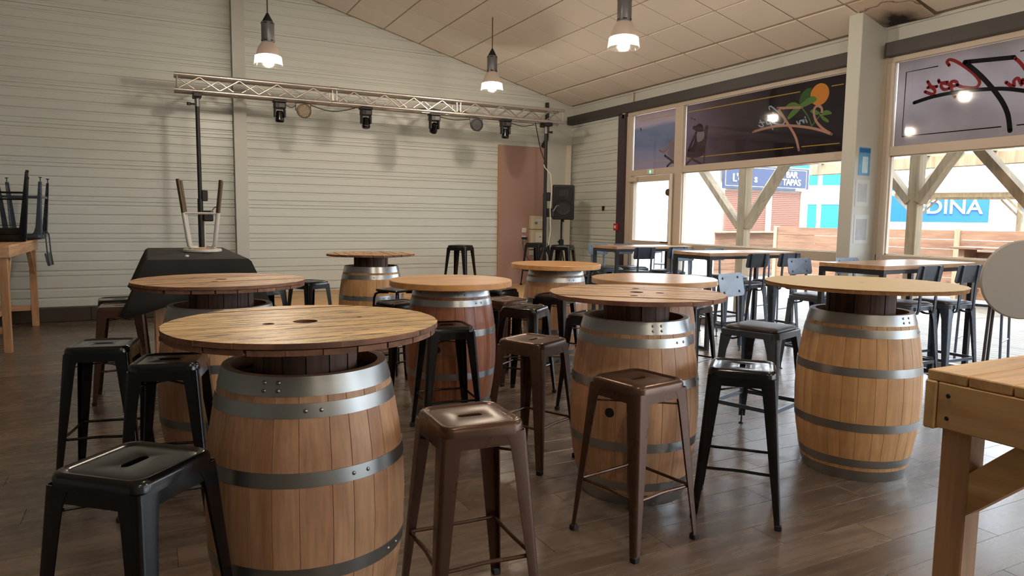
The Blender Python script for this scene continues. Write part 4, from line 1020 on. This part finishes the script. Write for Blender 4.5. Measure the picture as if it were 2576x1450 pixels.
# ================================================================ TRUSS, STANDS, STAGE LIGHTS
TX0, TX1, TY, TZ = .36, 6.08, 9.90, 3.01; TS = .19; TRR = .024
tr = thing('lighting_truss', 'long aluminium lighting truss across the stage between two stands', 'truss', (0,0,0))
segs = [(TX0, 2.36), (2.36, 4.22), (4.22, TX1)]
for dy in (0, TS):
    for dz in (0, TS): MB().tube((TX0,TY+dy,TZ+dz),(TX1,TY+dy,TZ+dz),TRR,n=12).build('chord', M['alu'], tr, True)
for xa, xb in segs:
    for x in (xa+.03, xb-.03):
        q = MB()
        for dz in (0,TS): q.tube((x,TY,TZ+dz),(x,TY+TS,TZ+dz),.009,n=6)
        for dy in (0,TS): q.tube((x,TY+dy,TZ),(x,TY+dy,TZ+TS),.009,n=6)
        q.build('end_frame', M['alu'], tr, True)
    nb = round((xb-xa-.1)/.23); st = (xb-xa-.1)/nb
    for k in range(nb):
        a = xa+.05+st*k; b2 = a+st; up_ = k % 2 == 0
        for dy, f_ in ((0,up_),(TS,not up_)):
            MB().tube((a,TY+dy,TZ+(.02 if f_ else TS-.02)),(b2,TY+dy,TZ+(TS-.02 if f_ else .02)),.0105,n=7).build('diagonal', M['alu'], tr, True)
        for dz in (0,TS): MB().tube((a,TY+(.02 if up_ else TS-.02),TZ+dz),(b2,TY+(TS-.02 if up_ else .02),TZ+dz),.0105,n=7).build('diagonal', M['alu'], tr, True)
for xb in (2.36, 4.22):
    for dy in (0,TS):
        for dz in (0,TS): MB().tube((xb-.05,TY+dy,TZ+dz),(xb+.05,TY+dy,TZ+dz),.029,n=12).build('coupler', M['alu'], tr, True)
def crank_stand(x, z0, label, sgn=1):
    s = thing('crank_stand', label, 'stand', (x, TY+TS/2, z0+(.0008 if z0 else 0))); H = TZ-TRR-z0
    MB().tube((0,0,.55),(0,0,1.65-z0*.3),.034,n=14).build('lower_tube', M['matte_black'], s, True)
    MB().tube((0,0,1.65-z0*.3),(0,0,H-.16),.026,n=14).build('upper_tube', M['matte_black'], s, True)
    MB().tube((0,0,H-.16),(0,0,H-.05),.03,n=14).build('clamp_collar', M['grey_metal'], s, True)
    MB().cbox(-.05,.05,-.13,.13,H-.05,H,.006).build('top_cradle', M['matte_black'], s)
    MB().tube((-.10*sgn,0,H-.13),(0,0,H-.13),.011,n=8).lathe([(0,-.02),(.022,-.018),(.022,.018),(0,.02)],10,(-.10*sgn,0,H-.13)).build('clamp_knob', M['matte_black'], s, True)
    MB().cbox(.03,.15,-.05,.05,1.36-z0*.6,1.50-z0*.6,.012).build('winch_box', M['matte_black'], s)
    MB().path([(.10,-.06,1.45-z0*.6),(.10,-.10,1.45-z0*.6),(.16,-.10,1.54-z0*.6),(.19,-.13,1.55-z0*.6)], .009).build('crank_handle', M['grey_metal'], s, True)
    MB().cbox(.02,.09,-.035,.035,1.62-z0*.6,1.76-z0*.6,.008).build('lock_block', M['matte_black'], s)
    MB().tube((.045,0,.60),(.045,0,1.36-z0*.6),.008,n=8).build('cable_guide', M['white_paint'], s, True)
    for k in range(3):
        a = PI/2+2*PI*k/3+.3; ca, sa = math.cos(a), math.sin(a)
        lg = MB().tube((.03*ca,.03*sa,.68),(.30*ca,.30*sa,.02),.016,n=10).build('leg', M['matte_black'], s, True)
        MB().lathe([(0,0),(.022,0),(.022,.03),(0,.034)],12,(.30*ca,.30*sa,0)).build('foot', M['rubber'], lg, True)
        MB().bar((.03*ca,.03*sa,.30),(.17*ca,.17*sa,.34),.03,.008).build('leg_strut', M['matte_black'], s)
    MB().tube((0,0,.12),(0,0,.55),.04,n=14).build('base_tube', M['matte_black'], s, True)
    return s
crank_stand(.62, 0, 'black winch stand carrying the truss beside the steel column', 1)
crank_stand(5.80, .3, 'black winch stand carrying the truss in front of the mauve board', -1)
# moving heads and LED cans hung from the lower front chord
def moving_head(x, tilt, label):
    h_ = thing('moving_head', label, 'stage light', (x, TY+.02, TZ-.026))
    MB().cbox(-.085,.085,-.07,.07,-.032,-.002,.006).build('clamp_base', M['matte_black'], h_)
    MB().cbox(-.075,.075,-.068,.068,-.115,-.032,.012).build('base', M['matte_black'], h_)
    MB().cbox(-.02,.055,-.074,-.067,-.10,-.045,.006).build('display', M['frame_dark'], h_)
    for s in (-1,1): MB().cbox(s*.062-.012,s*.062+.012,-.045,.045,-.225,-.112,.008).build('yoke_arm', M['matte_black'], h_)
    hd_ = MB().lathe([(0,.055),(.036,.052),(.046,.03),(.049,-.03),(.058,-.055),(.058,-.085),(.05,-.098),(0,-.092)], 22).build('head', M['black'], h_, True, (0,0,-.19), (tilt,0,0))
    MB().lathe([(0,-.0935),(.042,-.0985),(.044,-.1)],20).build('lens', M['frame_dark'], hd_, True)
moving_head(1.625, R_(6), 'black moving head light on the truss nearest the steel column')
moving_head(2.80, R_(-8), 'black moving head light on the truss right of the dotted can nearest the column')
moving_head(3.835, R_(38), 'black moving head light tilted sideways on the truss')
moving_head(5.02, R_(4), 'black moving head light on the truss nearest the mauve board')
def led_can(x, turn, label, mt):
    c = thing('led_can', label, 'stage light', (x, TY+.02, TZ-.026))
    MB().path([(-.10,0,-.12),(-.10,0,-.02),(0,0,-.004),(.10,0,-.02),(.10,0,-.12)], .006).build('yoke', M['matte_black'], c, True)
    b_ = MB().lathe([(0,.07),(.05,.07),(.085,.03),(.094,-.01),(.097,-.05),(.090,-.052),(.088,-.045),(0,-.045)], 28).build('can', mt, c, True, (0,0,-.115), (R_(-82),0,turn))
    dm = MB().lathe([(0,-.003),(.0045,-.002),(.005,0)],6).mesh('led', M['cream'] if mt is M['bronze_tube'] else M['grey_metal'], False)
    for i in range(-4,5):
        for j in range(-4,5):
            px, py = i*.017+(.0085 if j%2 else 0), j*.017
            if math.hypot(px,py) < .076: link('led', dm, b_, (px, py, -.0455))
    return c
led_can(1.935, R_(6), 'brown dotted LED can on the truss between two moving heads by the column', M['bronze_tube'])
led_can(4.515, R_(-4), 'black LED can on the truss between the tilted moving head and the mauve board', M['matte_black'])
def cable(name, pts, r, mat, label):
    q = MB().path([Vector(p) for p in pts], r, 6).build(name, mat, None, True); tag(q, label, 'cable'); return q
def sag(x0, x1, z, d, n=7, y=TY+.05): return [(x0+(x1-x0)*k/(n-1), y, z-d*math.sin(PI*k/(n-1))) for k in range(n)]
cable('black_cable', sag(1.71, 1.84, TZ-.075, .03), .005, M['matte_black'], 'short black cable between the first moving head and the brown can')
cable('black_cable', sag(2.04, 2.62, TZ-.05, .06)+[(2.66,TY+.05,TZ-.04)], .006, M['matte_black'], 'black cable looped under the truss right of the brown can')
cable('black_cable', sag(3.92, 4.42, TZ-.06, .03), .006, M['matte_black'], 'black cable under the truss left of the black LED can')
cable('black_cable', sag(5.11, 5.55, TZ-.06, .04), .006, M['matte_black'], 'black cable under the truss right of the last moving head')
cable('black_cable', [(3.6,TY+.09,TZ+.03),(3.8,TY+.07,TZ+.05),(4.0,TY+.10,TZ+.03),(4.3,TY+.08,TZ+.04),(4.45,TY+.1,TZ+.03)], .012, M['matte_black'], 'bundle of black cable lying inside the truss')
cable('black_cable', [(5.56,TY+.03,TZ-.03),(5.60,TY+.02,TZ-.22),(5.68,TY+.05,TZ-.46),(5.76,TY+.06,TZ-.62),(5.74,TY+.05,TZ-.68)], .008, M['matte_black'], 'black lead hanging from the truss to a white plug')
cable('white_cable', [(5.74,TY+.05,TZ-.68),(5.76,TY+.05,TZ-.73),(5.84,TY-.01,TZ-.84),(5.88,TY+.02,TZ-1.1),(5.86,TY+.03,TZ-1.4),(5.88,TY+.03,TZ-1.75),(5.84,TY+.04,TZ-2.0)], .007, M['white_plastic'], 'white lead with plug running down the right winch stand')
cable('black_cable', [(6.36,YB-.06,3.50),(6.37,YB-.06,3.1),(6.36,YB-.06,2.85),(6.28,YB-.06,2.72)], .035, M['matte_black'], 'thick black cable bundle dropping from the ceiling to the mauve board')
# loudspeaker on a tripod pole
ss = thing('speaker_stand', 'black tripod pole under the loudspeaker', 'stand', (6.30, 10.28, .3005))
MB().tube((0,0,.10),(0,0,.75),.022,n=12).build('lower_pole', M['matte_black'], ss, True); MB().tube((0,0,.75),(0,0,1.098),.017,n=12).build('upper_pole', M['matte_black'], ss, True)
MB().cbox(-.035,.035,-.035,.035,.70,.80,.01).build('collar', M['matte_black'], ss)
MB().tube((-.07,0,.76),(-.03,0,.76),.012,n=8).build('knob', M['matte_black'], ss, True)
for k in range(3):
    a = 2*PI*k/3+.5; ca, sa = math.cos(a), math.sin(a); MB().tube((.03*ca,.03*sa,.62),(.26*ca,.26*sa,.012),.012,n=8).build('leg', M['matte_black'], ss, True)
sp = thing('loudspeaker', 'black loudspeaker cabinet on a tripod pole in the corner', 'loudspeaker', (6.28, 10.22, 1.44), R_(-28))
poly = [(-.165,-.17),(.165,-.17),(.185,-.13),(.12,.17),(-.12,.17),(-.185,-.13)]
MB().loft([[(x*.93,y*.96,0) for x,y in poly],[(x,y,.02) for x,y in poly],[(x,y,.56) for x,y in poly],[(x*.93,y*.96,.58) for x,y in poly]]).build('cabinet', M['matte_black'], sp)
MB().cbox(-.15,.15,-.182,-.171,.04,.54,.004).build('grille', M['grille'], sp)
MB().lathe([(0,-.004),(.05,-.006),(.115,.006),(.125,.008),(.130,0)],32).build('woofer', M['matte_black'], sp, True, (0,-.183,.20), (PI/2,0,0))
MB().cbox(-.09,.09,-.186,-.182,.39,.50,.004).build('horn', M['matte_black'], sp)
MB().lathe([(0,-.04),(.03,-.04),(.03,0),(0,0)],14).build('pole_cup', M['matte_black'], sp, True)
# dark gear case beside the stage stool
gc = thing('gear_case', 'dark gear case with cables on the stage below the hook wall', 'case', (6.08, 8.98, .3005))
MB().cbox(-.24,.24,-.16,.16,0,.26,.012).build('body', M['matte_black'], gc); MB().cbox(-.245,.245,-.165,.165,.262,.30,.01).build('lid', M['matte_black'], gc)
MB().path([(-.1,0,.302),(-.1,0,.36),(-.02,.02,.37),(.06,0,.34),(.10,-.02,.305)], .012).build('cable_loop', M['matte_black'], gc, True)

# ================================================================ PENDANT LAMPS
M['bell'] = filmmat('prismatic lamp bell', srgb(186,174,164), .12, .08)
def clearbell():
    mt, nt, b = newmat('ribbed clear lamp skirt'); nt.nodes.remove(b); L = nt.links.new; out = nt.nodes['Material Output']
    t = N(nt,'ShaderNodeBsdfTransparent'); g = N(nt,'ShaderNodeBsdfGlossy'); g.inputs['Roughness'].default_value = .12; d = N(nt,'ShaderNodeBsdfTranslucent'); d.inputs[0].default_value = srgb(226,236,226)
    m1 = N(nt,'ShaderNodeMixShader'); m1.inputs[0].default_value = .04; L(d.outputs[0], m1.inputs[2]); L(t.outputs[0], m1.inputs[1])
    fr = schlick(nt); m2 = N(nt,'ShaderNodeMixShader'); L(fr, m2.inputs[0]); L(m1.outputs[0], m2.inputs[1]); L(g.outputs[0], m2.inputs[2]); L(m2.outputs[0], out.inputs[0]); return mt
M['clear_bell'] = clearbell(); M['bulb'] = emit('lamp tube', (1,.90,.74,1), 5)
LAMPW = 62
def pendant(x, y, zb, label, group=None):
    p = thing('pendant_lamp', label, 'lamp', (x, y, zb), 0, group); zc = ceilz(x)-zb
    MB().tube((0,0,.56),(0,0,zc+.0),.007,n=8).build('cord', M['bronze_tube'], p, True)
    MB().lathe([(.01,.56),(.055,.475),(.055,.46),(0,.46)],24).build('cord_cap', M['rubber'], p, True)
    hs_ = MB().lathe([(0,.462),(.066,.462),(.069,.455),(.069,.255),(.066,.248),(0,.248)],28).build('housing', M['grey_metal'], p, True)
    for k in range(6):
        a = 2*PI*k/6
        for z in (.445,.262): MB().cbox(-.001,.002,-.018,.018,-.005,.005,.001).build('vent_slot', M['rubber'], hs_, False, (.069*math.cos(a),.069*math.sin(a),z), (0,0,a))
    MB().lathe([(.060,.248),(.075,.235),(.098,.20),(.118,.15),(.130,.10)],36,).build('frosted_bell', M['bell'], p, True)
    ring = []
    sk = MB(); n = 60; rings = []
    for r, z in ((.130,.10),(.143,.092),(.147,.05),(.155,0),(.151,0),(.143,.05),(.138,.09)):
        rings.append([((r+(.0012 if k%2 else 0))*math.cos(2*PI*k/n),(r+(.0012 if k%2 else 0))*math.sin(2*PI*k/n),z) for k in range(n)])
    sk.loft(rings, caps=False).build('clear_skirt', M['clear_bell'], p, True)
    MB().lathe([(0,.205),(.022,.20),(.03,.16),(.03,.11),(.02,.085),(0,.08)],20).build('bulb', M['bulb'], p, True)
    ld = bpy.data.lights.new('lamp_light','POINT'); ld.energy = LAMPW; ld.color = (1,.84,.66); ld.shadow_soft_size = .06
    lo = bpy.data.objects.new('lamp_light', ld); C.objects.link(lo); lo.parent = p; lo.location = (0,0,.05)
pendant(1.25, 8.30, 3.10, 'glass bell pendant lamp hanging in front of the steel column')
pendant(4.24, 8.80, 3.18, 'glass bell pendant lamp over the stage with its cord top showing')
pendant(4.13, 5.66, 3.09, 'largest looking glass bell pendant lamp over the round plywood tops')
for x, y in ((1.25,5.0),(1.25,1.7),(4.13,2.5),(4.13,-.8),(1.25,-1.7),(4.13,-4.2),(1.25,-5)):
    pendant(x, y, 3.62 if x < 3 else 3.1, 'glass bell pendant lamp in the rows over the near half of the room', 'pendant lamps over the near half of the room')

# ================================================================ OUTSIDE
gd = struct(MB().box(XW+.224, 140, -60, 120, -.5, -.06).build('ground', plain('pale paving', srgb(150,146,138), .9, noise=.1, nscale=.6)))
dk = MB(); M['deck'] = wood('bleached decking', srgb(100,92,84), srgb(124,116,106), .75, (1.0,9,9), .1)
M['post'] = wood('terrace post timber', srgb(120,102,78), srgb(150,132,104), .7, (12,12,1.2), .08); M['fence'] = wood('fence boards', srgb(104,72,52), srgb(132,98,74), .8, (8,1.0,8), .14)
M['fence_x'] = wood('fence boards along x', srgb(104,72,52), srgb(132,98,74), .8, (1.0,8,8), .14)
dkt = thing('terrace_deck', 'bleached timber deck boards outside the windows', 'deck', (0,0,0)); dm = {}
k = 0; x = XW+.225; nb = 0
while x < 13.7:
    wd = .14
    for y0, y1 in ((-3,2.6),(2.6,6.6),(6.6,10.6),(10.6,13.9)):
        ln = y1-y0
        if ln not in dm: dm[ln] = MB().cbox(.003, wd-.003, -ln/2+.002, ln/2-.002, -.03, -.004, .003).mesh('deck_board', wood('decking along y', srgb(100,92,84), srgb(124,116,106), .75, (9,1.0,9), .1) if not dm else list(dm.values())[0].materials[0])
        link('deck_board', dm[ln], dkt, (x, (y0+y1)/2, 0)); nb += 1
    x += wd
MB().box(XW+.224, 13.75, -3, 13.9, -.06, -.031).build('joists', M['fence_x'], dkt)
def brace(mb, p0, p1, s=.10): mb.bar(p0, p1, s, s)
pg = thing('pergola', 'timber pergola with knee-braced posts outside the windows', 'pergola', (0,0,0))
for px, y, zb, run, hw in ((8.28,8.07,1.36,.95,.075),(8.28,5.32,1.70,.56,.065),(7.42,3.10,1.10,1.10,.08),(8.28,.2,1.4,.9,.075)):
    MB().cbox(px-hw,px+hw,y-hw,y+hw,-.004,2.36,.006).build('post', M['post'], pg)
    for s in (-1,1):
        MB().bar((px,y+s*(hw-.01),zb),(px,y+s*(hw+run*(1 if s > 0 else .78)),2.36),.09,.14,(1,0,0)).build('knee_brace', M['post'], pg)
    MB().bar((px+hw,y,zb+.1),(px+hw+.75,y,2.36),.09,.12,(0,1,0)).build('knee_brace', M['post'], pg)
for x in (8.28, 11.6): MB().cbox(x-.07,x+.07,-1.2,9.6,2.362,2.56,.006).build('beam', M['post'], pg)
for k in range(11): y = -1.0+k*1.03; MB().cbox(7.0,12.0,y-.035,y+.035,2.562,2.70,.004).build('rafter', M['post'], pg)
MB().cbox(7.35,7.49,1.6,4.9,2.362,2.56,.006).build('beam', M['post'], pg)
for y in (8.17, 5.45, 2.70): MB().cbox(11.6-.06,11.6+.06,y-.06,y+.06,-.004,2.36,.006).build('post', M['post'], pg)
# fence beyond the terrace: separate boards between posts
fe = thing('terrace_fence', 'brown horizontal board fence around the terrace', 'fence', (0,0,0)); fm_ = {}
for i in range(7):
    y0 = -3+2.2*i; y1 = y0+2.2
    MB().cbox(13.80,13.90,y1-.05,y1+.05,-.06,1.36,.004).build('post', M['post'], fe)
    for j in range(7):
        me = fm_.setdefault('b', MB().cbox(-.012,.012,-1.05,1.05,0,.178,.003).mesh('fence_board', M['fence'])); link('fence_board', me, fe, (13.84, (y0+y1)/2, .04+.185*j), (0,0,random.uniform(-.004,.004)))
# bar hut with roller shutters and sign
hu = thing('bar_hut', 'white and timber bar hut with brown roller shutters and a blue sign', 'hut', (0,0,0)); HY = 14.0
M['hut_white'] = plain('white hut cladding', srgb(232,222,206), .7); M['shut'] = plain('brown shutter slats', srgb(120,76,60), .5); M['signblue'] = plain('slate blue sign', srgb(36,48,80), .5)
for j in range(9): MB().cbox(13.36,13.40,HY+.03,HY+4.0,.30*j-.06,.30*j+.236,.006).build('side_board', M['hut_white'], hu)
MB().box(13.41,17.0,HY+.14,HY+4.0,-.06,3.0).build('core', M['hut_white'], hu)
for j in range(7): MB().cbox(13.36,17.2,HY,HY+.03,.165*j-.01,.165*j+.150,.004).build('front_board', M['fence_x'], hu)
MB().cbox(13.30,17.3,HY-.28,HY+.05,1.155,1.20,.006).build('counter', M['post'], hu)
for x0, x1 in ((13.72,15.25),(15.42,16.60)):
    for j in range(21): MB().cbox(x0,x1,HY+.06,HY+.075,1.205+.052*j,1.205+.052*j+.046,.004).build('shutter_slat', M['shut'], hu)
for x in (13.44,15.335,16.70): MB().cbox(x-.09,x+.09,HY+.02,HY+.10,1.20,2.32,.006).build('upright', M['hut_white'], hu)
sb = MB().cbox(13.55,16.80,HY-.02,HY+.02,2.33,2.95,.004).build('sign_board', M['signblue'], hu)
gl_ = plain('yellow sign line', srgb(226,206,110), .5); wt = plain('white lettering', srgb(240,240,240), .6)
sg_ = MB(); 
for a,b2,c,e in ((13.62,16.70,2.40,2.412),(13.62,16.70,2.90,2.912),(16.69,16.702,2.40,2.91),(13.62,13.632,2.40,2.91)): sg_.box(a,b2,HY-.024,HY-.020,c,e)
sg_.build('sign_border', gl_, sb)
MB().box(16.28,16.82,HY-.026,HY-.021,2.335,2.385).build('sign_plate', wt, sb)
def text(body, size, loc, rot, mat, parent, name='lettering', ext=.01):
    cu = bpy.data.curves.new(name,'FONT'); cu.body = body; cu.size = size; cu.extrude = ext; cu.align_x = 'CENTER'; cu.offset = size*.012
    ob = bpy.data.objects.new('tmp', cu); C.objects.link(ob); dg = bpy.context.evaluated_depsgraph_get(); me = bpy.data.meshes.new_from_object(ob.evaluated_get(dg)); bpy.data.objects.remove(ob)
    me.materials.clear(); me.materials.append(mat); return link(name, me, parent, loc, rot)
text('BAR', .25, (16.10,HY-.028,2.69), (PI/2,0,0), wt, sb); text('TAPAS', .25, (16.10,HY-.028,2.48), (PI/2,0,0), wt, sb)
text("L'o", .30, (14.05,HY-.028,2.52), (PI/2,0,0), wt, sb); text('s', .30, (14.72,HY-.028,2.52), (PI/2,0,0), wt, sb)
q = MB().bar((15.1,HY-.024,2.45),(15.9,HY-.024,2.5),.004,.02,(0,1,0)); q.add([(15.45+.1*math.cos(a),HY-.025,2.7+.05*math.sin(a)) for a in [2*PI*k/12 for k in range(12)]],[tuple(range(12))]); q.build('palm_mark', M['leafgreen'], sb)
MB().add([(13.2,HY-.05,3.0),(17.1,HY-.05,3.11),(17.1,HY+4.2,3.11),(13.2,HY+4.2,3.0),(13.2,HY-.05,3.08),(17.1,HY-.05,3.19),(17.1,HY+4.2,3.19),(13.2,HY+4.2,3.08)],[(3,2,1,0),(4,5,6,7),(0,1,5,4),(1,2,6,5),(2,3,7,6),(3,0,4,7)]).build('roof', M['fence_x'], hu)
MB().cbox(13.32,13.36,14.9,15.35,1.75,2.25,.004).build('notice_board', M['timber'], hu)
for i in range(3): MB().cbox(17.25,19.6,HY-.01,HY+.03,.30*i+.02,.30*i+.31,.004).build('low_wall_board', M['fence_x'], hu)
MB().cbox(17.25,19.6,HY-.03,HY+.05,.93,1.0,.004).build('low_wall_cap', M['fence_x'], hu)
# far blue hall and shop
M['blue'] = plain('bright blue cladding', srgb(0,110,170), .5); M['blue2'] = plain('deep blue cladding', srgb(0,84,160), .5); M['pale'] = plain('pale grey cladding', srgb(206,208,212), .6)
def hall(cx, cy, L_, D_, H_, rz, label, mat, bands):
    t = thing('blue_hall', label, 'building', (cx, cy, -.06), rz)
    MB().box(-L_/2, L_/2, 0, D_, 0, H_).build('walls', mat, t)
    for x0,x1,z0,z1,mm in bands: MB().box(x0,x1,-.06,0,z0,z1).build('facade_band', mm, t)
    return t
h1 = hall(44.5, 36.0, 9, 4, 7.4, R_(-48), 'tall bright blue hall with a window band behind the bar hut', M['blue'], [(-4.4,4.4,2.9,4.3,M['pale']),(-.15,.15,0,7.4,M['pale']),(-4.5,-4.2,0,7.4,M['pale'])])
for k in range(6): MB().box(-4.2+1.45*k,-3.0+1.45*k,-.10,-.06,3.0,4.2).build('window', plain('far glazing', srgb(150,164,176), .2) if k == 0 else bpy.data.materials['far glazing'], h1)
h2 = hall(33.0, 46.0, 7, 8, 6.2, R_(-36), 'bright blue hall corner seen through the glazed door', M['blue'], [(-1.8,3.5,0,3.2,M['pale'])])
h3 = hall(59.5, 36.0, 17, 6, 4.6, R_(-60), 'long low blue shop with white wall lettering', M['blue2'], [(-8.5,8.5,0,1.7,M['pale']),(3.4,5.4,1.7,4.6,M['pale'])])
text('UDINA', 1.65, (.35,-.10,2.45), (PI/2,0,0), wt, h3, ext=.05)
# gazebo on the lawn beyond the fence
gz = thing('gazebo', 'open timber gazebo with a low pale roof beyond the fence', 'gazebo', (21.0, 11.9, -.06), R_(-60))
for x in (-1.35, 1.35):
    for y in (0, 2.6):
        MB().cbox(x-.07,x+.07,y-.07,y+.07,0,2.30,.006).build('post', M['post'], gz)
        for s in (-1,1): MB().bar((x,y,1.75),(x+s*.5,y,2.30),.06,.08,(0,1,0)).build('knee_brace', M['post'], gz)
for y in (0,2.6): MB().cbox(-1.9,1.9,y-.05,y+.05,2.302,2.42,.004).build('beam', M['post'], gz)
MB().add([(-2.1,-.5,2.43),(2.1,-.5,2.43),(2.1,3.1,2.43),(-2.1,3.1,2.43),(-.3,1.3,2.95),(.3,1.3,2.95)],[(3,2,1,0),(0,1,5,4),(1,2,5),(2,3,4,5),(3,0,4)]).build('roof', M['hut_white'], gz)
# white railing beyond the fence
rl = thing('white_railing', 'white picket railing in front of the blue shop', 'railing', (34, 19.5, -.06), R_(-60)); pm = MB().box(-.03,.03,-.015,.015,0,1.0).mesh('picket', M['hut_white'])
for k in range(60): link('picket', pm, rl, (-9+.3*k, 0, 0))
for z in (.2,.85): MB().box(-9.1,9.1,.016,.05,z,z+.08).build('rail', M['hut_white'], rl)
# terrace furniture: two slim chairs and a timber counter
def slim_chair(x, y, rz, label):
    s = thing('terrace_chair', label, 'chair', (x, y, -.003), rz); 
    for sx in (-.2,.2):
        for sy in (-.2,.2): MB().tube((sx,sy,0),(sx*.9,sy*.9,.62 if sy < 0 else .98),.013,n=8).build('leg', M['gun'], s, True)
    MB().cbox(-.2,.2,-.2,.2,.60,.63,.006).build('seat', M['gun'], s); MB().cbox(-.18,.18,.165,.185,.82,.96,.006).build('back', M['gun'], s)
    for y in (-.19,.19): MB().tube((-.19,y,.25),(.19,y,.25),.009,n=6).build('rail', M['gun'], s, True)
slim_chair(7.75, 4.15, .3, 'slim grey metal chair on the deck beyond the tall table'); slim_chair(7.9, 3.1, -.4, 'slim grey metal chair on the deck behind the folded round table')
slim_chair(7.8, 7.0, .2, 'slim grey metal chair on the deck beyond the middle tall table'); slim_chair(8.9, 10.6, .5, 'slim grey metal chair on the deck outside the glazed door')
tc_ = thing('terrace_counter', 'timber counter standing on the deck before the fence', 'counter', (12.7, 6.3, -.003), R_(90))
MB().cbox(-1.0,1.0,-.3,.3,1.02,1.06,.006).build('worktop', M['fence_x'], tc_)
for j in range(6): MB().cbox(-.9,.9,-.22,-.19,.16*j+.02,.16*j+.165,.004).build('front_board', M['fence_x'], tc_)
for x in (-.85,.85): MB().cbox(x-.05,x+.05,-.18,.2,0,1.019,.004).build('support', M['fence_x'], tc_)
